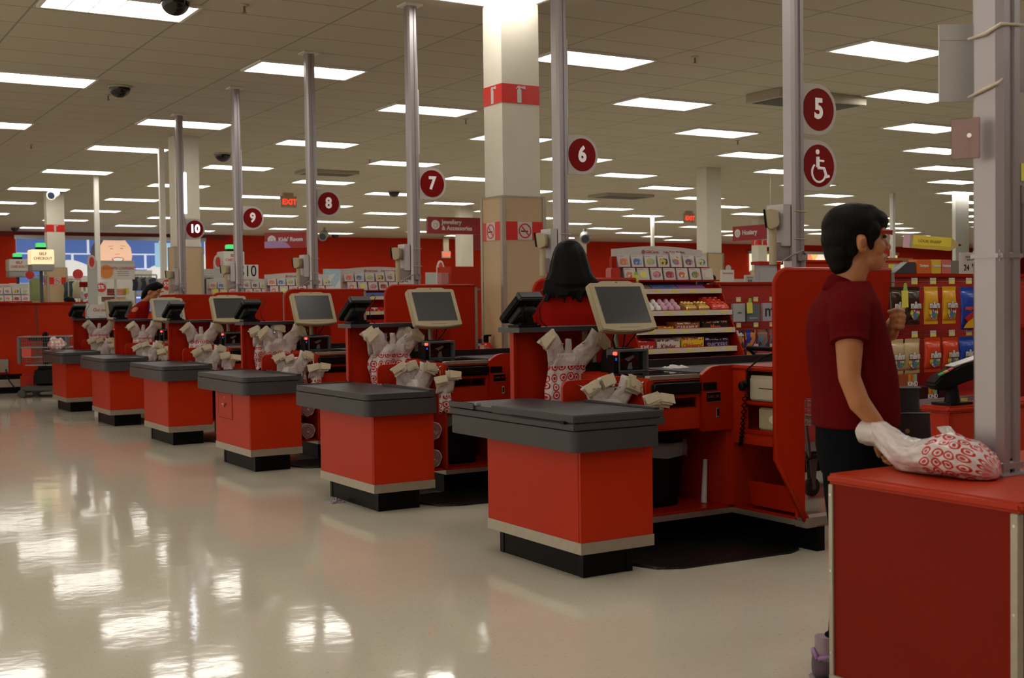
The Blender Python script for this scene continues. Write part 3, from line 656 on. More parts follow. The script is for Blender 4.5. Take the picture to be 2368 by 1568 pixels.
# extra deep tray on the nearest stand, a locked flap on the third
def extra_stand():
    y = Yl; t = LN[('bagging_stand', 5)]; t['_o'] = (3.45, Yl(.4), 0)
    t['label'] = 'nearest and largest red bagging stand, with a deeper layered grey top'
    for c in kids(t):
        if c.name.startswith(('top_tray', 'raised_lip')): bpy.data.objects.remove(c)
    part('top_tray', MB().prism([(3.165,y(-.13)),(3.70,y(-.13)),(3.70,y(1.07)),(3.165,y(1.07))], .720, .752, 'z'), GREY, t, .004)
    part('sliding_lid', MB().box(3.163, 3.69, y(-.13), y(.62), .755, .792).box(3.175, 3.68, y(.62), y(1.06), .755, .778).box(3.163, 3.172, y(.80), y(1.07), .755, .790), GREY, t, .009, seg=3)
    part('raised_lip', MB().box(3.650, 3.685, y(-.11), y(.50), .792, .803), GREY, t, .004)
    part('side_groove', MB().box(3.158, 3.1655, y(-.06), y(.42), .752, .757), BLACK, t)
    part('lid_handle', MB().box(3.150, 3.166, y(-.07), y(-.035), .748, .762), BLACK, t, .002)
    part('slide_latch', MB().box(3.17, 3.20, y(.78), y(.80), .78, .795), LIP, t, .003)
    s = LN[('bagging_stand', 7)]; o = s['_o'] = (3.45, Yl(.4), 0)
    s['label'] = 'red bagging stand with a small locked flap, third nearest of the row'
    d = part('locked_flap', MB().box(3.2365, 3.240, y(.36), y(.70), .40, .60), RED, s, .001)
    part('flap_gap', MB().box(3.2375, 3.2395, y(.352), y(.356), .392, .608).box(3.2375, 3.2395, y(.704), y(.708), .392, .608).box(3.2375, 3.2395, y(.352), y(.708), .388, .392), mat('dark seam'), s)
    part('thumb_latch', MB().box(3.215, 3.237, y(.50), y(.56), .505, .517).box(3.222, 3.237, y(.53), y(.55), .48, .51), CHROME, d, .003, off=o)
    part('keyhole', MB().cyl((3.237, y(.54), .565), .008, -.004, 12, 'x'), CHROME, d, off=o)
extra_stand()
# number signs
def number_sign(n, zc, wheel=False):
    cx, cy = 4.79, Yl(.11)+DY*(n-5); x0 = cx+.048; xc = x0+.135; yf = cy-.006
    t = Tb('wheelchair_sign' if wheel else 'lane_sign', 'round red sign with a white wheelchair user, below the number 5' if wheel else 'round red lane sign reading %d on a white plate' % n, 'sign', (x0, cy, zc), None if wheel else 'lane number signs')
    r = .139; pts = [(x0, zc+r), (xc, zc+r)]+[(xc+r*math.sin(PI*k/18), zc+r*math.cos(PI*k/18)) for k in range(1, 18)]+[(xc, zc-r), (x0, zc-r)]
    part('plate', MB().prism(pts, yf, yf+.012, 'y'), CARD if n != 10 else WHITEP, t, .001)
    d = part('disc', disc(xc, zc, .116, yf, 'y'), SIGNR, t)
    part('hinge_strip', MB().box(x0-.006, x0+.012, yf-.004, yf+.014, zc-r, zc+r), ALU, t)
    lm = SIGNW if n != 10 else mat('lit numeral', (.9,.9,1), .5, emit=(.9,.93,1), es=1.6)
    if wheel:
        mb = disc(xc-.012, zc+.075, .014, yf-.003, 'y', 20)
        mb.tube([(xc-.012, yf-.005, zc+.048), (xc-.012, yf-.005, zc-.01)], .0105, 8).tube([(xc-.012, yf-.005, zc-.012), (xc+.035, yf-.005, zc-.014), (xc+.056, yf-.005, zc-.062), (xc+.072, yf-.005, zc-.055)], .0085, 8)
        mb.tube([(xc-.010, yf-.005, zc+.028), (xc+.033, yf-.005, zc+.026)], .006, 8)
        a = [(xc-.004+.052*math.cos(q), yf-.005, zc-.038+.052*math.sin(q)) for q in [math.radians(130)+k*math.radians(235)/20 for k in range(21)]]
        mb.tube(a, .006, 8); part('wheelchair_symbol', mb, SIGNW, t)
    else:
        text('numeral', str(n), .15, lm, t, (xc, yf-.004, zc), bold=.006, sx=.92)
for n in range(5, 11): number_sign(n, 2.352)
number_sign(5, 2.045, True)
t = LN[('lane_post', 10)]; t['_o'] = (4.79, Yl(.11), .957)
part('light_tube', MB().box(4.83, 4.86, Yl(.11)-.055, Yl(.11)-.035, 2.55, 3.10), mat('lit strip', (.9,.9,1), .5, emit=(.85,.9,1), es=5), t, .004)
t['label'] = 'silvery post of the number 10 lane with a lit white strip'
# ---------------------------------------------------------------- shopping bags
BAGM = [crease(bull('ringed bag print', -.145)), crease(bull('ringed bag print low', -.175)), crease(bull('ringed bag print high', -.13))]
def bag(label, loc, w=.11, H=.36, spread=.19, rise=.03, seed=0, mt=None, group='shopping bags on the racks', lean=0, narrow=1, tab=True, d=.028):
    random.seed(seed); t = thing('shopping_bag', label, 'shopping bag', loc, 0, group)
    ph = [random.uniform(0, 6) for _ in range(6)]
    rings = []; N = 44; K = 26
    for i in range(K):
        s = i/(K-1); z = -H+(H-.075)*s
        hw = w*(1.0-.12*s**2*narrow)*(1+.06*math.sin(7*s+ph[0])); hd = d*(1.1-.5*abs(s-.45))
        ring = []
        for k in range(N):
            a = 2*PI*k/N; pl = 1+.16*math.sin(5*a+ph[1]+2.2*s)+.09*math.sin(11*a+ph[2]-3*s)
            x = hw*math.copysign(abs(math.cos(a))**.8, math.cos(a))*(1+.05*math.sin(9*s+ph[3])); yy = hd*math.sin(a)*pl
            nz = mnoise.noise(Vector((x*14+seed, z*9, a*.3)))
            ring.append((x+lean*(z+.1)+.012*nz, yy-.006-.03*nz*math.sin(a), z+.012*math.sin(3*a+ph[4])*(1-s)))
        rings.append(ring)
    part('bag_body', MB().loft(rings), mt or BAGM[seed % 3], t, smooth=True)
    for sd in (-1, 1):
        tip = Vector((sd*spread*(1+random.uniform(-.08, .08)), -.03+random.uniform(-.02,.01), rise+random.uniform(-.015, .02)))
        p0 = Vector((sd*w*.50, -.004, -.125)); rg = []
        for i in range(9):
            s = i/8; c = p0.lerp(tip, s)+Vector((0, -.012*math.sin(PI*s), .012*math.sin(PI*s)))
            ax = (tip-p0).normalized(); pr = Vector((-ax.z*1, 0, ax.x)).normalized()
            wd = (.066-.014*math.sin(PI*s*.9))*(w/.11)**.4
            ring = []
            for k in range(16):
                a = 2*PI*k/16; ring.append(c+pr*wd*math.cos(a)*(1+.1*math.sin(3*a+i))+Vector((0, 1, 0))*.017*math.sin(a)*(1+.3*math.sin(5*a+ph[5]+i*.7)))
            rg.append(ring)
        part('handle', MB().loft(rg), PLASTIC, t, smooth=True)
        mb = MB()
        for q in range(7):
            o = Vector((sd*.003*q, -.014-.0042*q, .0025*q-.004)); ax = (tip-p0).normalized(); pr = Vector((-ax.z, 0, ax.x))
            a = tip+o-ax*.004; dn = Vector((sd*-.010, -.008, -.045-random.uniform(0,.012)))
            vs = [a+pr*.048, a-pr*.048, a-pr*.050+dn*.9, a+pr*.044+dn]
            vs = [v_+Vector((random.uniform(-.007,.007), random.uniform(-.004,.004), random.uniform(-.007,.007))) for v_ in vs]
            th = Vector((0, -.0022, 0)); mb.add(vs+[v+th for v in vs], [(0,1,2,3), (7,6,5,4), (0,4,5,1), (1,5,6,2), (2,6,7,3), (3,7,4,0)])
        part('folded_grip', mb, CREAM, t, .0012)
    if tab:
        mb = MB(); rg = []
        for i in range(6):
            s = i/5; rg.append([(.028*(1-.25*s)*math.cos(a)+.004*math.sin(4*s+seed), -.004+.010*math.sin(a), -.10+.105*s+.004*math.cos(3*a)) for a in [2*PI*k/12 for k in range(12)]])
        part('top_tab', mb.loft(rg), PLASTIC, t, smooth=True)
    return t
for n in range(5, 11):
    dy = DY*(n-5); y = lambda q: Yl(q)+dy
    ex = {5: (.135, .40, .185), 6: (.16, .42, .18), 7: (.15, .40, .19), 8: (.15, .38, .17), 9: (.135, .37, .16), 10: (.135, .36, .18)}[n]
    bag('stack of white bags with red rings hanging highest at the number %d post lane' % n, (3.90, y(1.0), 1.10), ex[0], ex[1], ex[2], .015, n, BAGM[(0, 0, 1, 2, 0, 0)[n-5]], lean=(.12, .05, -.1, .02, 0, 0)[n-5])
    bag('low bunch of folded white bags on wire hooks at the number %d post lane' % n, (3.80, y(.50), .872), .11, .18 if n == 5 else .26, .125, .02, 20+n, BAGM[1] if n != 6 else BAGM[0], 'low bag bunches', d=.035)
    bag('single white bag drooping by the hook chain, at the number %d post lane' % n, (3.945, y(.30), .835), .045, .26 if n > 5 else .13, .045, .0, 40+n, BAGM[0], 'single drooping bags', d=.03, tab=False)
bag('stack of white bags hanging behind the front stack at the number 7 post lane', (3.78, Yl(1.045)+2*DY, 1.10), .10, .34, .11, .03, 77, BAGM[0])
bag('stack of white bags hanging behind the front stack at the number 6 post lane', (3.86, Yl(1.052)+1*DY, 1.10), .13, .33, .17, .03, 78, BAGM[1])
for n in range(5, 11):
    dy = DY*(n-5); q = bag('second low bunch of white bags behind the first, number %d post lane' % n, (3.865, Yl(.535)+dy, .868), .10, .24 if n > 5 else .17, .095, .03, 60+n, BAGM[n % 3], 'low bag bunches', d=.022); q.rotation_euler = (0, math.radians(6-3*(n % 4)), math.radians(12))
# rolled bag bundles
def roll(label, loc, r, L=.16):
    t = thing('bag_roll', label, 'bag roll', loc, 0, 'rolled bag bundles'); mb = MB(); n = 90; rings = []
    for yy, g in ((0, 0), (L, 0)):
        pts = []
        for k in range(n):
            a = 2*PI*k/n; q = r*(1+.05*math.sin(3*a)+.03*math.sin(7*a+1)); pts.append((q*math.cos(a), yy, q*math.sin(a)))
        rings.append(pts)
    part('rolled_bags', mb.loft(rings), BAGM[2], t, smooth='auto')
    sp = MB().tube([((r*.15+r*.8*s)*math.cos(s*24), -.002+.003*math.sin(s*60), (r*.15+r*.8*s)*math.sin(s*24)) for s in [k/110 for k in range(111)]], .0045, 5)
    part('spiral_edge', sp, mat('pink white edge', (.32,.10,.09), .5), t, smooth=True)
for n in (6, 7):
    dy = DY*(n-5)
    roll('upper rolled bundle of bags on the low shelf, lane %d side' % n, (3.912, Yl(.40)+dy, .44), .062)
    roll('lower rolled bundle of bags on the low shelf, lane %d side' % n, (3.908, Yl(.40)+dy, .25), .064)
# folded paper towel on the nearest belt, tube and rag at the bin
random.seed(3)
def crumple(w, d, h, seed, n=14):
    vs = []; fs = []
    for i in range(n):
        for j in range(n):
            u, v = i/(n-1)-.5, j/(n-1)-.5; e = max(abs(u), abs(v))*2
            z = h*(.55+.9*mnoise.noise(Vector((u*5+seed, v*5, seed))))*(1-e**4*.8)
            vs.append((u*w*(1+.08*math.sin(9*v+seed)), v*d*(1+.1*math.sin(8*u+seed)), max(z, .0015)))
    for i in range(n-1):
        for j in range(n-1): fs.append((i*n+j, (i+1)*n+j, (i+1)*n+j+1, i*n+j+1))
    o = len(vs); vs += [(a, b, 0) for a, b, c in vs]
    fs += [tuple(o+q for q in f[::-1]) for f in fs]
    for i in range(n-1):
        for a, b in (((i+1)*n, i*n), (i, i+1), (i*n+n-1, (i+1)*n+n-1), ((n-1)*n+i+1, (n-1)*n+i)): fs.append((a, b, o+b, o+a))
    return MB().add(vs, fs)
o = part('folded_receipt', crumple(.16, .10, .02, 2), CARD, None); o.location = (4.52, Yl(.80), .922); tag(o, 'crumpled white slip of paper on the nearest black belt', 'paper')
o = solo('white_tube', MB().tube([(4.47, Yl(.50), .18), (4.50, Yl(.52), .42)], [.018,.012], 12), CARD, 'white paper tube standing beside the nearest waste bin', 'tube', (4.47, Yl(.50), .18), smooth='auto')
o = part('paper_scrap', crumple(.10, .09, .03, 5), mat('purple scrap', (.25,.2,.24), .6), None); o.location = (3.22, Yl(.50)+DY, .001); tag(o, 'small grey scrap on the floor by the second nearest bagging stand', 'litter')
o = solo('floor_lint', MB().box(2.02, 2.035, 3.02, 3.024, 0.0005, .002), BLACK, 'tiny dark sliver lying on the open floor', 'litter', (2.02, 3.02, 0))
# ---------------------------------------------------------------- candy display with gift cards (built at the second lane's partition line)
GY = 7.0
STRIP = mat('price strip', (.68,.62,.50), .45); TAGM = mat('yellow price tag', (.80,.72,.12), .5)
CARDS = ['orange square', 'blue skyline', 'two green faces', 'black and yellow game tiles', 'bouquet of balloons', 'row of little figures', 'green castle', 'red figure', 'yellow pram', 'pink balloons', 'dark red scene', 'red popcorn tub', 'green letters', 'pale party scene']
CC = [((.55,.15,.08),(.6,.3,.2)), ((.08,.12,.3),(.3,.4,.5)), ((.45,.4,.1),(.2,.35,.3)), ((.55,.4,.05),(.02,.02,.02)), ((.6,.08,.08),(.1,.25,.5),(.7,.5,.1)), ((.12,.08,.1),(.5,.2,.2)), ((.5,.5,.15),(.08,.15,.15)), ((.6,.2,.15),(.7,.6,.5)), ((.7,.65,.1),(.6,.6,.3)), ((.6,.2,.3),(.3,.12,.1)), ((.25,.02,.02),(.5,.1,.1)), ((.6,.1,.05),(.7,.6,.4)), ((.08,.25,.08),(.6,.2,.05)), ((.65,.5,.4),(.5,.6,.5))]
def gift_card(i, loc, label):
    t = thing('gift_card', label, 'gift card', loc, 0, 'gift cards on display'); t['_o'] = (0,0,0)
    w, h = .102, (.088 if i != 4 else .11)
    M = Matrix.Rotation(math.radians(-12), 4, 'X')
    def tr(mb): mb.v = [tuple(M @ Vector(v)) for v in mb.v]; return mb
    part('card', tr(MB().box(-w/2, w/2, -.006, .006, 0, h)), CARD, t, .001)
    pts = [(.036*math.copysign(abs(math.cos(a))**(.5 if i in (0,1,3,10,13) else 1), math.cos(a)), h*.45+.024*math.copysign(abs(math.sin(a))**(.5 if i in (0,1,3,10,13) else 1), math.sin(a))*(1.3 if i == 4 else 1)) for a in [2*PI*k/20 for k in range(20)]]
    part('picture', tr(MB().prism(pts, -.008, -.006, 'y')), blotch('card print %d' % i, CC[i], 45), t)
    part('top_line', tr(MB().box(-w/2+.01, 0, -.0075, -.006, h-.010, h-.007)), mat('faint red print', (.5,.15,.12), .6), t)
    return t
CT = []
def header(y0, label, full=True):
    t = Tb('gift_card_header', label, 'sign', (5.58, y0+.03, 1.43), 'gift card headers'); x0, x1 = 5.16, 5.99
    pts = [(x0, 1.46), (x1, 1.46), (x1, 1.683)]+[(x1-(x1-x0)*k/12, 1.683+.028*math.sin(PI*k/12)) for k in range(1, 12)]+[(x0, 1.687)]
    part('board', MB().prism(pts, y0+.045, y0+.055, 'y'), CARD, t)
    lg = part('ring_logo', ring(5.44, 1.668, .010, .015, y0+.044, 'y', 20), mat('brick red print', (.45,.06,.05), .5), t)
    part('logo_dot', disc(5.44, 1.668, .006, y0+.044, 'y', 12, .002), mat('brick red print'), t)
    text('lettering', 'GiftCards', .030, mat('brick red print'), t, (5.462, y0+.043, 1.668), align='LEFT')
    text('lettering', 'Fun. Easy. Perfect.', .028, mat('brick red print'), t, (5.625, y0+.043, 1.668), align='LEFT')
    part('ledge', MB().box(x0-.06, x1+.06, y0-.08, y0+.05, 1.452, 1.462).box(x0+.02, x1+.02, y0-.02, y0+.05, 1.548, 1.554), REDP, t)
    part('support', MB().box(x0+.10, x1-.08, y0+.02, y0+.04, 1.40, 1.46), REDP, t)
    return t
def card_set(y0, where, cols=7):
    for r in range(2):
        for c in range(cols):
            i = r*7+c
            g = gift_card(i, (5.235+c*.119+(.012 if r else 0), y0+.0-.055*r, 1.556-.094*r), 'white gift card showing a %s, %s' % (CARDS[i], where))
header(GY, 'arched white gift card board on the nearest candy display')
card_set(GY, 'nearest display')
def candy_frame(y0, label):
    t = Tb('candy_display', label, 'display shelf', (5.6, y0-.1, 0), 'candy display shelves')
    part('back_panel', MB().box(5.14, 6.06, y0-.01, y0+.02, 0, 1.43), REDP, t)
    side = [(y0+.0, .12), (y0-.36, .12), (y0-.34, .90), (y0-.07, 1.43), (y0, 1.43)]
    for sx in (5.13, 6.05): part('side_panel', MB().prism(side, sx, sx+.014, 'x'), REDP, t, .002)
    for i, (z, f) in enumerate(((1.385, .10), (1.228, .215), (1.10, .245), (.965, .265), (.84, .29))):
        sh = part('shelf', MB().box(5.144, 6.05, y0-f, y0-.01, z-.022, z-.010), REDP, t)
        part('price_strip', MB().box(5.146, 6.045, y0-f-.008, y0-f, z-.022, z+.014), STRIP, sh, off=t['_o'])
        part('strip_edge', MB().box(5.146, 6.045, y0-f-.006, y0-f+.004, z+.014, z+.018), REDP, sh, off=t['_o'])
        random.seed(i)
        tg = MB()
        for q in range(5):
            x = 5.23+q*.175+random.uniform(-.03, .03); tg.box(x, x+.055, y0-f-.0095, y0-f-.008, z-.012, z+.003)
        part('price_tags', tg, TAGM, sh, off=t['_o'])
    part('base', MB().box(5.144, 6.05, y0-.34, y0, 0, .12), BLACKM, t)
    return t
CF = candy_frame(GY, 'stepped red candy display nearest, behind the long black belt')
def cbox(label, x0, x1, yf, z, h, mt, d=.10, txt=None, tcol=None, ts=.03, cat='candy box', open_=True, name='candy_box'):
    h *= 1.32; ts *= 1.2
    t = Tb(name, label, cat, ((x0+x1)/2, yf+d/2, z), 'boxed candy on the display shelves')
    mb = MB()
    if open_:
        mb.box(x0, x1, yf, yf+.004, z, z+h*.8).box(x0, x0+.004, yf, yf+d, z, z+h).box(x1-.004, x1, yf, yf+d, z, z+h).box(x0, x1, yf+d-.004, yf+d, z, z+h*1.05).box(x0, x1, yf, yf+d, z, z+.004)
    else: mb.box(x0, x1, yf, yf+d, z, z+h)
    part('carton', mb, mt, t, .001)
    if open_:
        random.seed(int(x0*1000)); bars = MB()
        for q in range(5):
            bx = x0+.006+(x1-x0-.012)*q/5; bars.box(bx, bx+(x1-x0-.012)/5-.003, yf+.006, yf+d-.008, z+.006, z+h*(.82+random.uniform(0,.18)))
        part('wrapped_bars', bars, blotch('bars '+mt.name, (tcol or (.6,.5,.4), tuple(mt.node_tree.nodes['Mix'].inputs[6].default_value[:3]), (.6,.55,.5)), 60, .25), t, .003)
    if txt: text('lettering', txt, ts, mat('print %s' % (tcol,), tcol or (.8,.8,.8), .4), t, ((x0+x1)/2, yf-.002, z+h*.38), bold=.0008)
    return t
R_ = mat('candy red', (.55,.02,.015), .3); W_ = mat('candy white', (.70,.62,.56), .35); Y_ = mat('candy yellow', (.80,.55,.03), .3); K_ = mat('candy dark brown', (.035,.012,.012), .3); O_ = mat('candy brown', (.30,.09,.03), .35)
G_ = mat('gold foil', (.75,.52,.14), .25, .6, var=.3, vs=60, bump=.8, bs=60); D_ = mat('candy black', (.015,.015,.012), .3); OR_ = mat('candy orange', (.70,.13,.02), .4)
z4, f4 = .957, GY-.262
cbox('red KitKat-style chunky bar carton on the fourth shelf down'.replace('KitKat-style ', ''), 5.15, 5.30, f4, z4, .068, R_, txt='KitKat', tcol=(.8,.75,.7), ts=.035)
cbox('white carton with brown lettering on the fourth shelf down', 5.31, 5.52, f4, z4, .066, W_, txt='Kinder', tcol=(.2,.05,.03), ts=.04)
cbox('bright yellow carton of bars on the fourth shelf down', 5.53, 5.74, f4, z4, .070, Y_, txt='OhHenry!', tcol=(.6,.05,.03), ts=.036)
cbox('dark carton with blue white lettering on the fourth shelf down', 5.75, 5.98, f4, z4, .066, K_, txt='SNICKERS', tcol=(.30,.32,.62), ts=.036)
z3, f3 = 1.092, GY-.242
cbox('small red carton with a tick on the third shelf down', 5.19, 5.33, f3, z3, .05, R_, txt='V', tcol=(.8,.75,.7), ts=.03)
cbox('low yellow packet row on the third shelf down', 5.34, 5.48, f3, z3, .03, Y_)
cbox('brown carton reading caramel on the third shelf down', 5.49, 5.72, f3, z3, .05, O_, txt='CARAMILK', tcol=(.75,.65,.5), ts=.034)
cbox('black carton with orange lettering on the third shelf down', 5.74, 5.99, f3, z3, .054, D_, txt='Mars', tcol=(.6,.15,.03), ts=.04)
z2, f2 = 1.22, GY-.212
for i, (x, w2) in enumerate(((5.68, .10), (5.80, .10))):
    t = Tb('gold_chocolate_pack', ('left' if i == 0 else 'right')+' pack of gold wrapped chocolates on the second shelf down', 'chocolate pack', (x, f2+.05, z2), 'gold chocolate packs')
    mb = MB()
    mb.prism([(f2+.004, z2), (f2+.10, z2), (f2+.10, z2+.075), (f2+.03, z2+.06), (f2+.004, z2+.045)], x-w2/2, x+w2/2, 'x')
    part('pack', mb, G_, t, .008, seg=3); balls = MB()
    for a in range(3):
        for b in range(2): balls.ell((x-.032+a*.032, f2+.055+b*.03, z2+.070+b*.006), (.014,.014,.012), 10, 6)
    part('foil_balls', balls, G_, t, smooth=True)
t = Tb('red_chocolate_pack', 'red bag of round chocolates at the right end of the second shelf down', 'chocolate pack', (5.95, f2+.05, z2))
part('pack', MB().prism([(f2, z2), (f2+.16, z2), (f2+.17, z2+.12), (f2+.03, z2+.065), (f2, z2+.04)], 5.87, 6.03, 'x'), mat('red film', (.62,.05,.02), .2, bump=1, bs=40), t, .008, seg=3)
bl = MB()
for a in range(3):
    for b in range(3): bl.ell((5.895+a*.05, f2+.045+b*.04, z2+.072+b*.018), (.018,.016,.010), 10, 6)
part('bumps', bl, mat('red film'), t, smooth=True)
EGW = mat('white egg shell', (.75,.72,.70), .3); EGP = mat('pink egg shell', (.62,.35,.45), .3)
ei = 0
for r in range(3):
    for c in range(6):
        x = 5.275+c*.058+r*.012; 
        t = Tb('chocolate_egg', '%s foil egg, %s row, %s from the left, on the second shelf down' % ('pink' if c > 2 else 'white', ('front', 'middle', 'back')[r], ('first', 'second', 'third', 'fourth', 'fifth', 'sixth')[c]), 'chocolate egg', (x, f2+.03+r*.045, z2+r*.022), 'foil eggs')
        part('shell', MB().loft([[(x+.024*math.sin(p)*(1-.18*(1-math.cos(p))/2)*math.cos(a), f2+.03+r*.045+.024*math.sin(p)*math.sin(a), z2+r*.022+.031*(1-math.cos(p))) for a in [2*PI*k/14 for k in range(14)]] for p in [PI*(j+.3)/10.6 for j in range(11)]]), EGP if c > 2 else EGW, t, smooth=True)
        if r == 0: part('egg_band', MB().box(x-.014, x+.014, f2+.003, f2+.012, z2+.016, z2+.026), R_, t, .002)
for i, (x0, x1, mt_, lb) in enumerate(((5.24, 5.42, mat('silver wrap', (.5,.5,.52), .25, .6), 'silvery gum wrappers'), (5.43, 5.66, mat('blue wrap', (.12,.2,.5), .3), 'blue and white gum packets'), (5.67, 5.92, mat('purple wrap', (.35,.15,.4), .3), 'purple and pink gum packets'))):
    t = Tb('gum_row', 'sloping row of %s on the top shelf' % lb, 'gum packets', ((x0+x1)/2, GY-.05, 1.377), 'gum rows'); mb = MB()
    for q in range(9):
        x = x0+(x1-x0)*q/9; mb.prism([(GY-.092, 1.377), (GY-.012, 1.377), (GY-.012, 1.425), (GY-.03, 1.43), (GY-.092, 1.395)], x, x+(x1-x0)/9-.003, 'x')
    part('packets', mb, mt_, t, .001)
z5, f5 = .832, GY-.285
cbox('open orange tray of candy on the bottom shelf', 5.33, 5.60, f5, z5, .045, OR_, tcol=(.3,.1,.05))
cbox('flat red box with a barcode on the bottom shelf', 5.70, 5.85, f5, z5, .035, R_, open_=False)
t = Tb('red_chocolate_pack', 'red glossy pouch at the right end of the bottom shelf', 'chocolate pack', (5.93, f5+.07, z5)); part('pouch', MB().prism([(f5, z5), (f5+.14, z5), (f5+.13, z5+.085), (f5+.02, z5+.07)], 5.87, 6.02, 'x'), mat('red film'), t, .015, seg=3)
# sanitiser style red bottle at the left of the header
t = Tb('red_dispenser', 'red dispenser beside the gift card board', 'dispenser', (5.12, GY-.02, 1.462))
part('dispenser_body', MB().box(5.08, 5.16, GY-.06, GY+.02, 1.463, 1.55), mat('clear red plastic', (.5,.05,.03), .2), t, .008); part('dispenser_top', MB().box(5.10, 5.14, GY-.04, GY, 1.55, 1.63), REDP, t, .004)
def note(label, loc, w=.05, h=.09):
    x, y, z = loc; t = Tb('shelf_note', label, 'paper tag', loc, 'yellow paper tags'); part('slip', MB().prism([(x-w/2, z), (x+w/2, z+.004), (x+w/2-.004, z+h*.7), (x-w/2-.003, z+h*.7)], y, y-.001, 'y'), YEL, t)
    part('arrow_tip', MB().prism([(x-w/3, z+h*.7), (x+w/3, z+h*.7), (x+w/5, z+h), (x-w/5, z+h)], y-.001, y-.002, 'y'), GRN, t)
note('yellow paper tag by the pram gift card', (5.27, GY-.085, 1.45), .055, .07)
# ---------------------------------------------------------------- pegboards
def pegboard(x0, x1, y0, z1, label):
    t = Tb('pegboard', label, 'pegboard', ((x0+x1)/2, y0, 0), 'red pegboards')
    b = mat('red pegboard', (.42,.016,.008), .4)
    part('panel', MB().box(x0, x1, y0, y0+.03, .12, z1), b, t); part('top_cap', MB().box(x0-.01, x1, y0-.02, y0+.04, z1, z1+.02), REDP, t, .003)
    part('base', MB().box(x0, x1, y0-.3, y0+.03, 0, .12), BLACKM, t)
    return t
def peg(t, x, y0, z, L=.24, tagx=True):
    o = t['_o']
    mb = MB().tube([(x, y0, z), (x, y0-L, z)], .0025, 5).tube([(x, y0, z+.03), (x, y0-L, z+.032), (x, y0-L-.004, z+.02)], .002, 5)
    p = part('peg_hook', mb, CHROME, t)
    part('tag_holder', MB().box(x-.022, x+.022, y0-L-.008, y0-L-.005, z+.018, z+.052), CARD, p, off=o)
    part('price_tag', MB().box(x-.020, x+.020, y0-L-.0095, y0-L-.008, z+.020, z+.036), TAGM, p, off=o)
pb = pegboard(6.064, 7.6, GY+.0, 1.425, 'red pegboard right of the nearest candy display')
for x in (6.12, 6.29, 6.45, 6.63, 6.81): 
    for z in (1.28, 1.09, .93): peg(pb, x, GY, z, .20)
def packet(label, x, yf, z0, w, h, mt, txt=None, tcol=(.8,.8,.8), ts=.03, badge=None, sp=.05, d=.018, cat='packet', name='hanging_packet', group='hanging packets', tz=.5):
    """flat pillow bag hanging from a peg: crimped ends, gently puffed"""
    t = Tb(name, label, cat, (x, yf, z0), group); N = 20; rings = []; random.seed(int(x*977+z0*77))
    for i in range(9):
        s = i/8; pf = d*math.sin(PI*s)**.6+.0015; hw = w/2*(1-.05*math.sin(PI*s)); rings.append([(x+hw*math.copysign(abs(math.cos(a))**.55, math.cos(a))+.002*math.sin(5*s+x*9), yf+pf*math.sin(a)*(1+.12*math.sin(4*a+9*s)), z0+h*s) for a in [2*PI*k/N for k in range(N)]])
    part('pouch', MB().loft(rings), mt, t, smooth=True)
    part('hanging_seal', MB().box(x-w/2, x+w/2, yf-.002, yf+.002, z0+h-.004, z0+h+.018), mt, t); part('foot_seal', MB().box(x-w/2, x+w/2, yf-.002, yf+.002, z0-.014, z0+.003), mt, t)
    if badge: part('printed_picture', MB().prism([(x+w*.33*math.cos(a), z0+h*.27+h*.16*math.sin(a)*(1+.2*math.sin(3*a))) for a in [2*PI*k/18 for k in range(18)]], yf-d*.92-.003, yf-d*.92+.004, 'y'), badge, t)
    if txt: text('lettering', txt, ts, mat('print %s' % (tcol,), tcol, .4), t, (x, yf-d-.003, z0+h*tz), bold=.0012)
    return t
def mbag(color, kind, x, yf, z0, h=.20, w=.125, pos=''):
    bd = blotch('candy picture', ((.1,.3,.08),(.6,.05,.03),(.75,.6,.05),(.1,.15,.5),(.7,.7,.65)), 60, .3)
    t = packet('%s candy pouch with white lettering, %s' % (kind, pos), x, yf, z0, w, h, color, None, badge=bd, cat='candy bag', name='candy_bag', group='hanging candy bags')
    text('lettering', 'm&m', .05, mat('m shadow', (.02,.01,.01), .4), t, (x+.002, yf-.0235, z0+h*.515), bold=.004, sx=.74)
    text('lettering', 'm&m', .05, mat('m white', (.75,.73,.70), .35), t, (x, yf-.0255, z0+h*.52), bold=.0018, sx=.74)
    return t
MBR = mat('brown candy film', (.045,.02,.014), .22); MY = mat('yellow candy film', (.78,.42,.02), .22); MC = mat('tan candy film', (.55,.42,.22), .25); MO = mat('orange red candy film', (.70,.07,.02), .2); MBL = mat('blue candy film', (.02,.08,.45), .2)
GP = mat('pale grey card stock', (.42,.44,.44), .4); GD = mat('slate card', (.12,.15,.17), .4)
yk = GY-.20
def flat_card(label, x, z0, w, h, mt, txt=None, tcol=(.8,.8,.8), ts=.02, off=0, tz=.5):
    t = Tb('carded_gift_pack', label, 'gift card', (x, yk, z0), 'carded packs'); part('card', MB().box(x-w/2, x+w/2, yk+off-.003, yk+off+.02, z0, z0+h), mt, t, .001)
    if txt: text('lettering', txt, ts, mat('print %s' % (tcol,), tcol, .4), t, (x, yk+off-.005, z0+h*tz), bold=.0006)
flat_card('pale carded gift pack with small green marks, left on the pegs', 6.13, 1.15, .115, .135, GP, '. xbox', (.06,.2,.05), .018)
flat_card('slate grey carded gift pack in the middle of the pegs', 6.27, 1.15, .13, .132, GD, 'facebook', (.4,.42,.45), .022, tz=.2)
flat_card('speckled grey carded gift pack with a dark letter m', 6.43, 1.15, .13, .135, mat('speckled grey card', (.40,.38,.42), .4, var=.3, vs=300), 'm', (.015,.015,.015), .13, tz=.55)
flat_card('blue edged carded pack at the right of the pegs', 6.555, 1.16, .09, .11, mat('blue card', (.05,.2,.5), .4))
random.seed(8)
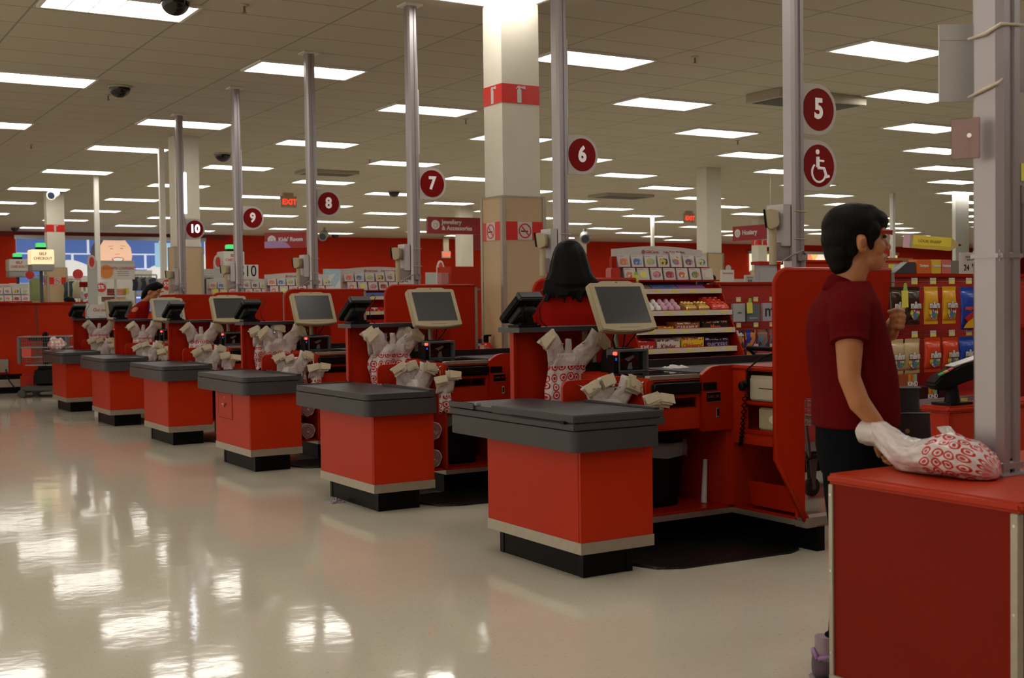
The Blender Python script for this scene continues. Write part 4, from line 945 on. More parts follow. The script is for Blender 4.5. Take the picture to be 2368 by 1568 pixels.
BM = [blotch('battery print', ((.02,.02,.02),(.5,.2,.05),(.03,.03,.03),(.6,.55,.5)), 30), blotch('razor print', ((.6,.2,.03),(.02,.03,.3),(.03,.03,.03)), 25), blotch('photo print', ((.03,.05,.12),(.25,.12,.08),(.1,.2,.35),(.02,.02,.02)), 22), mat('small red pack', (.5,.04,.03), .3)]
k = 0
names = ['battery pack', 'orange and blue razor pack', 'dark photo card pack', 'second dark photo card pack', 'third dark photo card pack']
for row, (z0, h) in enumerate(((.955, .135), (.83, .10))):
    for q, x in enumerate((6.12, 6.24, 6.36, 6.48, 6.60)):
        packet('%s hanging in the %s row of the small pegboard' % (names[q] if row == 0 else ('small red pouch number '+'one two three four five'.split()[q]), ('middle', 'lowest')[row]), x, yk, z0, .105, h-.02, BM[min(q, 2)] if row == 0 else (BM[3] if q > 1 else BM[0]), txt=('DURACELL' if (row == 0 and q == 0) else None), ts=.018, d=.010, tz=.85)
note('long yellow paper tag on the small pegboard', (6.215, GY-.225, 1.21), .055, .115)
# nearest pegboard, behind the person
PY = 4.62
pb2 = pegboard(5.25, 7.2, PY, 1.425, 'large red pegboard hung with candy bags behind the person')
for x in (5.165, 5.31, 5.46, 5.60, 5.76, 5.95, 6.2, 6.5): 
    for z in (1.365, 1.085): peg(pb2, x, PY, z, .24)
yk2 = PY-.24
for x, c, kn, pos in ((5.035, MBR, 'dark brown', 'leftmost of the upper row'), (5.155, MBR, 'dark brown', 'beside the raised hand'), (5.30, MY, 'narrow yellow', 'in the middle of the upper row'), (5.445, MY, 'wide yellow', 'right in the upper row')):
    mbag(c, kn, x, yk2, 1.185, .168, .105, pos)
t = packet('large blue candy bag with a red band, upper row next to the post', 5.59, yk2-.02, 1.150, .15, .20, blotch('blue yellow bag', ((.02,.06,.42),(.02,.08,.5),(.02,.05,.35)), 8, .2), 'maynards', (.7,.08,.05), .032, cat='candy bag', name='candy_bag', group='hanging candy bags', tz=.52)
part('red_band', MB().prism([(5.52, 1.20), (5.54, 1.18), (5.665, 1.24), (5.665, 1.27)], yk2-.045, yk2-.041, 'y'), R_, t, off=(5.59, yk2-.02, 1.150)); part('yellow_foot', MB().prism([(5.518, 1.145), (5.665, 1.145), (5.665, 1.24), (5.55, 1.18)], yk2-.041, yk2-.037, 'y'), MY, t, off=(5.59, yk2-.02, 1.150))
for x, c, kn, pos in ((5.03, MC, 'tan', 'leftmost of the lower row'), (5.145, MC, 'tan', 'under the raised hand'), (5.31, MO, 'orange red', 'left of two in the lower row'), (5.455, MO, 'orange red', 'right of two in the lower row'), (5.59, MBL, 'bright blue', 'lower row by the post')):
    mbag(c, kn, x, yk2, .93, .150, .125, pos)
for x, c, nm in ((5.24, MO, 'orange red pouch behind the left orange red one'), (5.38, MO, 'orange red pouch behind the right orange red one'), (5.54, mat('navy pouch', (.02,.03,.14), .3), 'navy pouch behind the blue one'), (5.38, mat('navy pouch'), 'navy pouch behind the wide yellow one')):
    packet(nm, x, yk2+.07, (1.185 if 'yellow' in nm else .93), .09, .15, c, cat='candy bag', name='candy_bag', group='hanging candy bags')
note('yellow paper tag at the left edge of the candy pegboard', (5.06, yk2-.035, 1.26), .05, .13)
t = Tb('snack_shelf', 'low shelf with a grey price strip under the candy pegs', 'shelf', (6.1, PY-.15, .76)); part('board', MB().box(4.96, 7.2, PY-.32, PY-.0, .755, .775), REDP, t); part('price_strip', MB().box(5.0, 7.2, PY-.335, PY-.32, .748, .785), mat('mauve strip', (.32,.25,.27), .4), t); part('price_tag', MB().box(5.42, 5.47, PY-.338, PY-.335, .755, .775), TAGM, t)
ST = blotch('stripe', ((.6,.2,.02),(.6,.05,.02),(.2,.35,.05),(.15,.3,.5)), 14, .4)
for i, (x0, z0, nm, bm) in enumerate(((4.97, .778, 'lower brown snack box of the two stacked', O_), (4.97, .85, 'upper brown snack box of the two stacked', O_), (5.125, .778, 'dark brown snack box in the middle of the low shelf', K_), (5.28, .778, 'dark brown snack box near the card terminal', K_))):
    t = Tb('snack_box', nm, 'snack box', (x0+.07, PY-.24, z0), 'snack bar boxes'); part('carton', MB().box(x0, x0+.14, PY-.31, PY-.18, z0, z0+.068), bm, t, .001)
    for q, cc in enumerate(((.62,.28,.03), (.6,.08,.03), (.3,.4,.05), (.25,.4,.6))): part('stripe', MB().box(x0+.07+.016*q, x0+.086+.016*q, PY-.312, PY-.31, z0+.030, z0+.066), mat('stripe %d' % q, cc, .4), t)
    text('lettering', 'KIND', .032, mat('m white'), t, (x0+.10, PY-.3135, z0+.016), bold=.001)
for i, (x0, c, nm) in enumerate(((5.55, (.70,.15,.02), 'orange candy box'), (5.67, (.75,.50,.04), 'yellow candy box'), (5.79, (.68,.16,.14), 'pink candy box'))):
    x0 = (5.465, 5.585, 5.67)[i]; wb = (.112, .08, .078)[i]
    t = Tb('throat_drop_box', '%s standing on top of the pegboard' % nm, 'candy box', (x0+.05, PY, 1.446), 'boxes on top of the pegboard'); part('carton', MB().box(x0, x0+wb, PY-.01, PY+.05, 1.446, 1.525), mat(nm, c, .35), t, .001); text('lettering', 'Dentyne', .020, mat('m white'), t, (x0+wb/2, PY-.012, 1.49), bold=.001)
t = Tb('pocket_pack', 'dark and silver pocket packs heaped left on top of the pegboard', 'packs', (5.26, PY, 1.446)); part('pack', MB().prism([(5.28,1.446),(5.455,1.446),(5.455,1.51),(5.39,1.51)], PY-.01, PY+.04, 'y'), mat('dark foil', (.06,.06,.07), .3), t, .002)
o = solo('grey_box', MB().box(5.755, 5.83, PY-.0, PY+.05, 1.446, 1.52), mat('olive grey card', (.2,.19,.13), .6), 'plain olive grey box on top of the pegboard', 'box', (5.75, PY, 1.446))
t = Tb('price_sign', 'white sign reading 24.99 standing behind the pegboard', 'sign', (6.75, PY+.6, 0)); part('sheet', MB().box(6.60, 6.95, PY+.6, PY+.61, 1.40, 1.60), CARD, t); part('stand', MB().box(6.85, 6.88, PY+.6, PY+.62, 0, 1.40), STEEL, t); text('lettering', '24', .055, BLACK, t, (6.66, PY+.598, 1.50)); text('lettering', '99', .03, BLACK, t, (6.725, PY+.598, 1.515)); text('lettering', 'MOSSIMO', .022, mat('grey print', (.2,.18,.2), .5), t, (6.70, PY+.598, 1.57)); text('lettering', 'SUPPLY CO', .014, mat('grey print'), t, (6.70, PY+.598, 1.552))
# ---------------------------------------------------------------- displays further up the row
for n, dy, w in ((7, 4.78, 'second visible'), (8, 7.05, 'third visible'), (9, 9.3, 'fourth visible')):
    y0 = GY+dy
    header(y0, 'arched white gift card board, %s from the front' % w)
    card_set(y0, '%s display from the front' % w)
    t = candy_frame(y0, 'stepped red candy display, %s from the front' % w)
for z, nm, mt_ in ((1.377, 'blue packets on the top shelf of the second display', mat('blue wrap')), (1.22, 'red and white candy pile on the middle shelf of the second display', blotch('red white pile', ((.6,.03,.02),(.7,.65,.6),(.55,.03,.02)), 18)), (1.092, 'red carton on the lower shelf of the second display', R_)):
    o = solo('candy_pile', MB().box(5.25, 5.75, GY+4.78-.20 if z < 1.3 else GY+4.78-.09, GY+4.75, z, z+.06), mt_, nm, 'candy', (5.5, GY+4.7, z), .012)
note('yellow tag on the fourth gift card board', (5.24, GY+9.3-.085, 1.47), .07, .10)
# ---------------------------------------------------------------- people
def blob(name, mb, vox, smooth=3, fac=.5):
    """closed overlapping volumes melted into one continuous surface"""
    me = bpy.data.meshes.new('b'); me.from_pydata(mb.v, [], mb.f)
    bm = bmesh.new(); bm.from_mesh(me); bmesh.ops.recalc_face_normals(bm, faces=bm.faces); bm.to_mesh(me); bm.free()
    o = bpy.data.objects.new('b', me); C.objects.link(o)
    r = o.modifiers.new('r', 'REMESH'); r.mode = 'VOXEL'; r.voxel_size = vox; r.use_smooth_shade = True
    s = o.modifiers.new('s', 'SMOOTH'); s.iterations = smooth; s.factor = fac
    dg = bpy.context.evaluated_depsgraph_get(); out = bpy.data.meshes.new_from_object(o.evaluated_get(dg)); out.name = name
    bpy.data.objects.remove(o); bpy.data.meshes.remove(me)
    for p in out.polygons: p.use_smooth = True
    return out
def limb(mb, pts, rs, n=14):
    mb.tube(pts, rs, n)
    for p, r in zip(pts, rs): mb.ell(p, (r, r, r), n, 8)
    return mb
def rings_x(tab, n=28, ex=.9):
    """tab rows: z, back x, front x, half width"""
    return [[((b+f)/2+(f-b)/2*math.copysign(abs(math.cos(a))**ex, math.cos(a)), w*math.copysign(abs(math.sin(a))**ex, math.sin(a)), z) for a in [2*PI*k/n for k in range(n)]] for z, b, f, w in tab]
SKIN = mat('skin', (.42,.17,.065), .48, var=.08, vs=12); SKIN.node_tree.nodes['Principled BSDF'].inputs['Subsurface Weight'].default_value = .08
SKIN.node_tree.nodes['Principled BSDF'].inputs['Subsurface Radius'].default_value = (.01,.004,.002)
HAIR = mat('black hair', (.0035,.003,.0025), .5, var=.3, vs=60, spec=.10)
def hair_bump(mt):
    nt = mt.node_tree; b = nt.nodes['Principled BSDF']; tc = nd(nt, 'ShaderNodeTexCoord'); mp = nd(nt, 'ShaderNodeMapping'); mp.inputs['Scale'].default_value = (160, 160, 9)
    n = nd(nt, 'ShaderNodeTexNoise'); n.inputs['Scale'].default_value = 1; bp = nd(nt, 'ShaderNodeBump'); bp.inputs['Strength'].default_value = .7; bp.inputs['Distance'].default_value = .004
    nt.links.new(tc.outputs['Object'], mp.inputs[0]); nt.links.new(mp.outputs[0], n.inputs['Vector']); nt.links.new(n.outputs[0], bp.inputs['Height']); nt.links.new(bp.outputs[0], b.inputs['Normal'])
hair_bump(HAIR)
POLO = mat('dark red pique cotton', (.105,.004,.005), .9, bump=.5, bs=450, spec=.04)
TEE = mat('red cotton', (.26,.007,.004), .9, bump=.3, bs=300, spec=.04)
DENIM = mat('black blue denim', (.004,.005,.007), .9, spec=.05)
def head_mb(mb, ox=0, oz=0):
    e = lambda x, y, z, a, b, c: mb.ell((x+ox, y, z+oz), (a, b, c), 20, 14)
    e(-.005, 0, 1.540, .098, .074, .098); e(.045, 0, 1.500, .058, .060, .075); e(.050, 0, 1.452, .052, .050, .042); e(.080, 0, 1.436, .026, .026, .022)
    e(.082, 0, 1.548, .026, .050, .030); e(.098, 0, 1.455, .016, .022, .016)
    e(.108, 0, 1.463, .010, .018, .005); e(.107, 0, 1.452, .010, .016, .005)
    mb.tube([(.096+ox, 0, 1.532+oz), (.112+ox, 0, 1.505+oz), (.122+ox, 0, 1.490+oz)], [.007, .009, .011], 10); e(.112, .010, 1.487, .010, .007, .007); e(.112, -.010, 1.487, .010, .007, .007); e(.120, 0, 1.489, .009, .009, .009)
    for s in (-1, 1):
        e(.070, s*.036, 1.492, .028, .022, .030); e(.088, s*.030, 1.545, .012, .022, .008)
        e(.004, s*.078, 1.502, .018, .009, .030); e(.012, s*.075, 1.485, .011, .008, .016)
def legs_mb(mb, xo=(0, 0), r=(.085, .056, .040)):
    for s, x in ((-1, xo[0]), (1, xo[1])):
        limb(mb, [(-.01, s*.085, .82), (x*.5-.005, s*.09, .46), (x-.03, s*.09, .10)], list(r))
def shoe(t, x, s, mt, L=.26):
    rg = []
    for i in range(9):
        u = i/8; w = (.034, .040, .041, .040, .044, .049, .048, .040, .018)[i]; h = (.085, .095, .10, .09, .07, .058, .05, .042, .03)[i]
        rg.append([(x-.075+L*u, s*.09+w*math.cos(a), .012+max(0, h*(.5+.5*math.sin(a)))-.0) for a in [2*PI*k/18 for k in range(18)]])
    sh = part('shoe', MB().loft(rg), mt, t, smooth=True)
    part('sole', MB().prism([(x-.08+L*1.02*q, .0+0*q) for q in (0, 1)]+[(x-.08+L*1.02, .018), (x-.085, .022)], s*.09-.046, s*.09+.046, 'y'), mat('grey sole', (.25,.22,.24), .7), sh, .006)
    return sh
def main_person():
    t = thing('person', 'person in dark red polo with short black hair and red glasses, holding a shopping bag', 'person', (3.235, 3.0, 0), math.radians(-31.5))
    t.scale = (1, 1, 1)
    b = MB(); head_mb(b)
    limb(b, [(-.03, 0, 1.30), (-.015, 0, 1.38), (.010, 0, 1.45)], [.062, .052, .050])
    b.loft(rings_x([(.80,-.12,.10,.15), (.95,-.12,.13,.15), (1.1,-.14,.11,.145), (1.25,-.14,.07,.165), (1.32,-.10,.04,.14), (1.36,-.07,.03,.07)]))
    legs_mb(b, (-.03, .03))
    # near arm, straight down to the bag
    limb(b, [(-.055, -.165, 1.27), (-.072, -.195, 1.17), (-.075, -.205, 1.055), (-.045, -.215, .97), (.022, -.220, .885), (.033, -.220, .866)], [.052, .046, .037, .036, .025, .023])
    b.ell((.045, -.222, .838), (.024, .030, .040), 14, 10)
    for i, (dy, L) in enumerate(((-.024, .055), (-.009, .062), (.006, .058), (.020, .045))):
        limb(b, [(.052, -.220+dy, .815), (.062, -.222+dy, .815-L*.45), (.050, -.222+dy, .815-L*.72), (.036, -.220+dy, .815-L*.62)], [.0095, .0088, .008, .0075], 10)
    limb(b, [(.030, -.205, .845), (.020, -.185, .815), (.030, -.180, .790)], [.011, .010, .0085], 10)
    # far arm, bent up with a loosely closed hand
    limb(b, [(-.02, .165, 1.27), (.015, .20, 1.15), (.055, .20, 1.035), (.095, .185, 1.085), (.143, .165, 1.150), (.155, .160, 1.165)], [.050, .044, .036, .036, .026, .024])
    b.ell((.178, .150, 1.205), (.026, .020, .044), 14, 10); b.ell((.190, .142, 1.225), (.020, .020, .034), 12, 8)
    for i in range(4):
        z = 1.262-.0185*i; x = .206-.003*abs(i-1)
        limb(b, [(x-.006, .140, z), (x+.004, .118, z+.006), (x-.022, .098, z+.012-.002*i), (x-.050+.004*i, .104, z+.004)], [.0105, .0098, .0090, .0080], 10)
    limb(b, [(.165, .135, 1.195), (.160, .112, 1.222), (.170, .098, 1.250)], [.013, .0115, .0095], 10)
    part('body', blob('body', b, .0045, 3), SKIN, t)
    # hair
    h = MB(); e = lambda x, y, z, a, bb, c: h.ell((x, y, z), (a, bb, c), 22, 14)
    e(-.005, 0, 1.566, .108, .083, .083); e(-.045, 0, 1.525, .068, .080, .080); e(-.050, 0, 1.485, .054, .074, .070); e(-.045, 0, 1.440, .042, .060, .045)
    e(.060, 0, 1.582, .058, .068, .044); e(.088, 0, 1.572, .026, .048, .032)
    for s in (-1, 1):
        e(.045, s*.064, 1.545, .030, .018, .036); e(.040, s*.066, 1.512, .013, .010, .036); e(-.022, s*.064, 1.50, .024, .014, .045)
    e(.03, 0, 1.605, .060, .060, .040)
    part('hair', blob('hair', h, .006, 2), HAIR, t)
    # eyes, ears, mouth line
    for s in (-1, 1):
        part('eye', MB().ell((.097, s*.030, 1.527), (.008, .012, .006), 12, 8), mat('dark eye', (.02,.012,.01), .2), t, smooth=True)
    part('ear_hollow_shade', MB().ell((.008, -.0868, 1.503), (.009, .003, .017), 12, 8), mat('shaded skin', (.26,.09,.035), .6), t, smooth=True)  # darker skin ellipse, paints the shade inside the ear
    part('lips', MB().ell((.1155, 0, 1.4625), (.004, .017, .004), 12, 8).ell((.114, 0, 1.4525), (.0045, .015, .004), 12, 8), mat('lip colour', (.26,.085,.05), .6), t, smooth=True)
    g = MB()
    for s in (-1, 1):
        g.prism([(.030, 1.540), (.070, 1.545), (.112, 1.547), (.112, 1.530), (.098, 1.533), (.06, 1.538)], s*.072, s*.069, 'y')
        g.tube([(.113, s*(.012+.042*q), 1.549-.004*q) for q in (0, .5, 1)], .003, 6)
    g.tube([(.116, -.014, 1.545), (.118, 0, 1.543), (.116, .014, 1.545)], .0025, 6); g.tube([(.113, -.054, 1.546), (.112, -.070, 1.543)], .003, 6).tube([(.113, .054, 1.546), (.112, .070, 1.543)], .003, 6)
    gl = part('glasses', g, mat('red glasses frame', (.28,.012,.012), .3), t, label='red framed glasses')
    ln = MB()
    for s in (-1, 1): ln.prism([(s*.033+.021*math.cos(a), 1.532+.015*math.sin(a)) for a in [2*PI*k/16 for k in range(16)]], .113, .1145, 'x')
    part('lens', ln, mat('clear lens', (.8,.8,.8), .05, alpha=.18), gl)
    # clothes
    s = MB(); s.loft(rings_x([(.872,-.143,.146,.172), (.93,-.146,.148,.172), (.98,-.143,.146,.168), (1.06,-.152,.140,.165), (1.155,-.163,.118,.170), (1.235,-.160,.095,.182), (1.30,-.140,.076,.178), (1.345,-.105,.058,.125), (1.375,-.078,.050,.085)]))
    limb(s, [(-.055, -.135, 1.285), (-.068, -.180, 1.245)], [.070, .068]); s.tube([(-.068, -.175, 1.25), (-.073, -.203, 1.172)], [.069, .061], 18)
    limb(s, [(-.02, .135, 1.285), (.0, .18, 1.24)], [.070, .064]); s.tube([(.0, .175, 1.25), (.02, .205, 1.165)], [.064, .057], 18)
    sh = part('polo_shirt', blob('polo', s, .006, 4), POLO, t)
    col = MB(); rg = []
    for (r1, r2, z0, tilt, g1) in ((.052, .050, 1.402, .030, 0), (.066, .060, 1.392, .034, 0), (.080, .078, 1.352, .05, 0), (.070, .070, 1.345, .05, 0)):
        rg.append([(-.018+r1*math.cos(a)*1.15, r2*math.sin(a), z0-tilt*(1+math.cos(a))*.9) for a in [2*PI*k/30 for k in range(30)]])
    part('collar', MB().loft(rg+[rg[0]], cap=False), POLO, sh, smooth=True)
    part('sleeve_band', MB().tube([(-.0715, -.196, 1.190), (-.0732, -.204, 1.170)], [.0625, .0635], 22), POLO, sh, smooth='auto')
    part('button', MB().cyl((.082, -.02, 1.29), .005, .004, 10, 'x').cyl((.094, -.015, 1.25), .005, .004, 10, 'x'), mat('dark button', (.06,.02,.02), .3), sh)
    p = MB(); p.loft(rings_x([(.70,-.11,.10,.15), (.80,-.13,.12,.168), (.88,-.130,.135,.165), (.96,-.125,.135,.158)]))
    for s_, x in ((-1, -.04), (1, .03)):
        p.tube([(-.005, s_*.08, .86), (-.005+x*.2, s_*.088, .62), (x*.6-.005, s_*.09, .40), (x-.03, s_*.09, .10)], [.098, .086, .070, .056], 20); p.ell((-.005, s_*.08, .84), (.105,.09,.09), 16, 10)
    part('trousers', blob('trousers', p, .008, 3), DENIM, t)
    for s_, x in ((-1, -.04), (1, .03)): part('trouser_cuff', MB().tube([(x-.03, s_*.09, .165), (x-.035, s_*.09, .10)], [.060, .064], 20), DENIM, t, .004, smooth='auto')
    SH = mat('grey purple trainer', (.085,.055,.075), .6, var=.3, vs=30)
    for s_, x in ((-1, -.095), (1, .0)):
        q = shoe(t, x, s_, SH, .27); part('lilac_collar', MB().tube([(x-.07, s_*.09-.032, .09), (x-.078, s_*.09, .115), (x-.07, s_*.09+.032, .09), (x+.0, s_*.09+.034, .10), (x+.02, s_*.09, .11), (x, s_*.09-.034, .10), (x-.07, s_*.09-.032, .09)], .008, 8), mat('lilac', (.30,.16,.34), .6), q, smooth=True)
        part('sock', MB().tube([(x-.035, s_*.09, .08), (x-.035, s_*.09, .16)], .036, 14), mat('mauve sock', (.30,.22,.26), .8), t, smooth='auto')
    return t
main_person()
# dotted handbag on the far arm
def dots_mat():
    mt = mat('navy leather with gold dots', (.018,.024,.030), .38); nt = mt.node_tree; b = nt.nodes['Principled BSDF']; src = b.inputs['Base Color'].links[0].from_socket
    tc = nd(nt, 'ShaderNodeTexCoord'); mp = nd(nt, 'ShaderNodeMapping'); mp.inputs['Scale'].default_value = (1, 0, 1); vo = nd(nt, 'ShaderNodeTexVoronoi'); vo.inputs['Scale'].default_value = 22; vo.inputs['Randomness'].default_value = .55
    ls = nd(nt, 'ShaderNodeMath', operation='LESS_THAN'); ls.inputs[1].default_value = .19; mx = nd(nt, 'ShaderNodeMix', data_type='RGBA'); mx.inputs[7].default_value = (.35,.22,.09,1)
    nt.links.new(tc.outputs['Object'], mp.inputs[0]); nt.links.new(mp.outputs[0], vo.inputs['Vector']); nt.links.new(vo.outputs['Distance'], ls.inputs[0]); nt.links.new(ls.outputs[0], mx.inputs[0]); nt.links.new(src, mx.inputs[6]); nt.links.new(mx.outputs[2], b.inputs['Base Color'])
    return mt
DOT = dots_mat()
t = thing('handbag', 'dark handbag with gold dots held beside the person in the dark red polo', 'handbag', (3.235, 3.0, 0), math.radians(-31.5))
def tote(x0, x1, z0, z1, y0, y1):
    return MB().loft([[((x0+x1)/2+(x1-x0)/2*g*math.copysign(abs(math.cos(a))**.4, math.cos(a)), (y0+y1)/2+(y1-y0)/2*math.copysign(abs(math.sin(a))**.6, math.sin(a))*g, z) for a in [2*PI*k/28 for k in range(28)]] for z, g in ((z0, .92), ((z0+z1)/2, 1.03), (z1, .97))])
part('bag_back', tote(.125, .300, .74, .985, .195, .275), DOT, t, smooth='auto'); part('front_pocket', tote(.155, .325, .70, .895, .165, .20), DOT, t, smooth='auto')
part('rim', MB().tube([(.130, .20, .986), (.21, .192, .988), (.296, .20, .986), (.300, .235, .986), (.296, .272, .986), (.130, .272, .986), (.130, .20, .986)], .003, 6).tube([(.16, .17, .896), (.24, .163, .898), (.322, .17, .896)], .003, 6), mat('grey piping', (.12,.13,.12), .4), t)
part('strap', MB().tube([(.16, .205, .985), (.12, .205, 1.05), (.075, .21, 1.085), (.09, .225, 1.06), (.15, .26, .985)], .006, 8), mat('dark strap', (.02,.02,.02), .4), t, smooth=True)
# background people
def person(label, loc, rz, H, shirt, trousers, hair='short', lean=0, hairc=None, vox=.013, name='person', wide=1.0):
    t = thing(name, label, 'person', loc, rz); k = H/1.64; t.scale = (k, k*wide, k)
    hc = hairc or HAIR
    b = MB(); head_mb(b); limb(b, [(-.03, 0, 1.30), (-.015, 0, 1.38), (.010, 0, 1.45)], [.062, .052, .050])
    b.loft(rings_x([(.80,-.11,.09,.14), (1.1,-.12,.09,.13), (1.25,-.12,.07,.155), (1.34,-.08,.03,.10)]))
    legs_mb(b)
    for s in (-1, 1):
        limb(b, [(-.03, s*.17, 1.27), (-.02, s*.215, 1.04), (.10, s*.19, .90), (.17, s*.15, .885)], [.050, .038, .028, .024]); b.ell((.205, s*.14, .885), (.045, .035, .020), 12, 8)
        for q in range(4): limb(b, [(.235, s*.14-.024+.016*q, .885), (.27, s*.14-.024+.016*q, .872)], [.0095, .0085], 8)
        limb(b, [(.20, s*.115, .885), (.235, s*.09, .878)], [.011, .009], 8)
    h = MB(); e = lambda x, y, z, a, bb, c: h.ell((x, y, z), (a, bb, c), 18, 12)
    wk = 1/wide
    e(-.010, 0, 1.566, .108, .088*wk, .083); e(-.045, 0, 1.52, .068, .082*wk, .085); e(.055, 0, 1.590, .055, .070*wk, .042)
    if hair == 'long':
        rr = []
        for z, x0_, x1_, w_ in ((1.335,-.135,-.06,.095), (1.355,-.150,-.04,.122), (1.375,-.155,-.02,.138), (1.41,-.152,0,.140), (1.45,-.146,.01,.132), (1.49,-.138,.02,.122), (1.53,-.130,.03,.112), (1.57,-.120,.04,.101), (1.60,-.105,.045,.088), (1.625,-.085,.04,.068), (1.642,-.06,.02,.042)):
            ring = []
            for q in range(40):
                a = 2*PI*q/40; g = 1+.07*mnoise.noise(Vector((3*math.cos(a), 3*math.sin(a), z*6)))+.05*math.sin(9*a+z*14)*(1.64-z)*3
                ring.append(((x0_+x1_)/2+(x1_-x0_)/2*math.cos(a)*g, w_*(.90 if z < 1.42 else .80)*math.sin(a)*g, z))
            rr.append(ring)
        h.loft(rr)
        random.seed(5)
        for q in range(22):
            a = -.135+.27*q/21; limb(h, [(-.110+.3*a*a, a*.88, 1.39), (-.138+.5*a*a, a*.98, 1.335), (-.150+.8*a*a+random.uniform(-.01,.01), a*1.08+random.uniform(-.01,.01), 1.315+random.uniform(-.045,.03)-.8*(.018-a*a)*(1 if a > -.02 else .4))], [.018, .016, .005], 8)
    elif hair == 'pony':
        e(-.11, 0, 1.55, .035, .035, .035); e(-.04, 0, 1.46, .04, .06, .04)
    else: e(-.05, 0, 1.455, .042, .06, .05)
    s = MB(); s.loft(rings_x([(.87,-.125,.115,.165), (1.06,-.135,.108,.155), (1.2,-.145,.10,.175), (1.30,-.125,.075,.180), (1.355,-.09,.055,.135), (1.385,-.07,.045,.08)]))
    for sd in (-1, 1): limb(s, [(-.03, sd*.145, 1.275), (-.025, sd*.20, 1.13)], [.067, .058])
    p = MB(); p.loft(rings_x([(.74,-.11,.10,.15), (.88,-.12,.11,.155), (.93,-.115,.105,.15)]))
    for sd in (-1, 1): p.tube([(-.005, sd*.08, .86), (-.005, sd*.088, .45), (-.03, sd*.09, .07)], [.095, .07, .055], 16)
    objs = [('body', blob('body', b, vox*.6, 2), SKIN), ('hair', blob('hair', h, vox*.7, 2), hc), ('shirt', blob('shirt', s, vox, 3), shirt), ('trousers', blob('trousers', p, vox, 2), trousers)]
    for nm, me, mt_ in objs:
        if lean:
            for v in me.vertices:
                if v.co.z > .95:
                    g = (v.co.z-.95)*lean; x = v.co.x; v.co.x = x+g*(v.co.z-.2)*.9; v.co.z -= g*g*.35+max(0, x)*lean*.5
        part(nm, me, mt_, t)
    for sd in (-1, 1): shoe(t, -.03, sd, BLACK)
    return t
KH = mat('khaki cotton', (.28,.22,.10), .85)
person('person with long black hair and red top, seen from behind between two lanes', (4.37, 6.43, 0), math.radians(64), 1.70, TEE, KH, 'long', wide=1.22, vox=.009)
person('person in red polo and khaki trousers bending over the farthest lane', (4.12, 16.15, 0), math.radians(-31), 1.66, TEE, KH, 'short', lean=.35)
def at(u, v, d):
    q = Fv+(u-1184)/FPX*R2-(v-784)/FPX*U2; q = q*d; return (q.x, q.y, q.z+CAMH)
def floor_at(u, d):
    p = at(u, 700, d); return (p[0], p[1], 0)
person('person with tied dark hair seen above the left red counter', floor_at(160, 22), math.radians(130), 1.52, mat('dark cloth', (.05,.04,.04), .8), DENIM, 'pony')
person('person with dark hair half hidden by the left gift card stand', floor_at(66, 23), math.radians(-30), 1.45, mat('dark cloth'), DENIM, 'short')
person('person in a pink hooded top behind the nearest candy display', floor_at(1634, 13.4), math.radians(-30), 1.60, mat('pink fleece', (.75,.16,.20), .8), DENIM, 'short')
person('grey haired person behind the monitor of the farthest lane', floor_at(396, 18.8), math.radians(60), 1.50, mat('red jacket', (.4,.03,.03), .8), DENIM, 'short', hairc=mat('grey hair', (.42,.38,.28), .6))
person('dark haired person right of the second pillar', floor_at(470, 21.5), math.radians(60), 1.52, mat('dark cloth'), DENIM, 'short', hairc=mat('brown hair', (.06,.04,.025), .6))
# ---------------------------------------------------------------- the counter on the right, its post and what lies on it
t = Tb('bagging_counter', 'large red counter nearest at right with metal edged corners', 'counter', (3.4, 2.4, 0))
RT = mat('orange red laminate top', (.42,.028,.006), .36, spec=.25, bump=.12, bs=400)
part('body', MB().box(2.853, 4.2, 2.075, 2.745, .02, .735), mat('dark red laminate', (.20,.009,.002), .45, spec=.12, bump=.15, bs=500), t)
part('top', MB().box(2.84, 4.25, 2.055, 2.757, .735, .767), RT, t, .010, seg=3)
for cs in (MB().box(2.846, 2.870, 2.733, 2.752, .13, .733), MB().box(2.846, 2.87, 2.068, 2.093, .13, .733)): part('corner_strip', cs, STEEL, t, .002)
sc = MB()
for z in (.70, .46, .20):
    for yy in (2.742, 2.08): sc.cyl((2.846, yy, z), .0045, -.002, 10, 'x')
part('screw', sc, CHROME, t)
part('metal_band', MB().box(2.845, 4.2, 2.067, 2.753, .0, .13), STEEL, t, .002)
cx, cy = 3.275, 2.455
t = Tb('lane_post', 'thick aluminium post nearest at right, rising from the red counter', 'post', (cx, cy, .767), 'aluminium posts rising to the ceiling')
q = [(-.038,-.056),(-.012,-.056),(-.010,-.048),(.010,-.048),(.012,-.056),(.038,-.056),(.056,-.038),(.056,-.012),(.048,-.010),(.048,.010),(.056,.012),(.056,.038),(.038,.056),(-.038,.056),(-.056,.038),(-.056,-.038)]
part('extrusion', MB().prism([(cx+u*1.0, cy+v*1.0) for u, v in q], .770, CEIL+.01, 'z'), ALU, t)
part('base_plate', MB().box(cx-.085, cx+.085, cy-.085, cy+.085, .767, .773), ALU, t, .002)
part('base_collar', MB().box(cx-.06, cx+.06, cy-.06, cy+.06, .773, .815), ALU, t, .012, seg=3)
part('joint_collar', MB().box(cx-.059, cx+.059, cy-.059, cy+.059, 1.425, 1.458), ALU, t, .010, seg=3)
M_ = Matrix.Translation((cx+.045, cy+.07, 2.055)) @ Matrix.Rotation(math.radians(-31), 4, 'Z')
def trm(mb, M): mb.v = [tuple(M @ Vector(v)) for v in mb.v]; return mb
part('tied_sleeve', trm(MB().box(-.150, -.005, .0, .008, -.122, .122).box(-.150, -.005, -.001, .002, .070, .073), M_), WHITEP, t, .001, label='white plastic sleeve tied to the post')
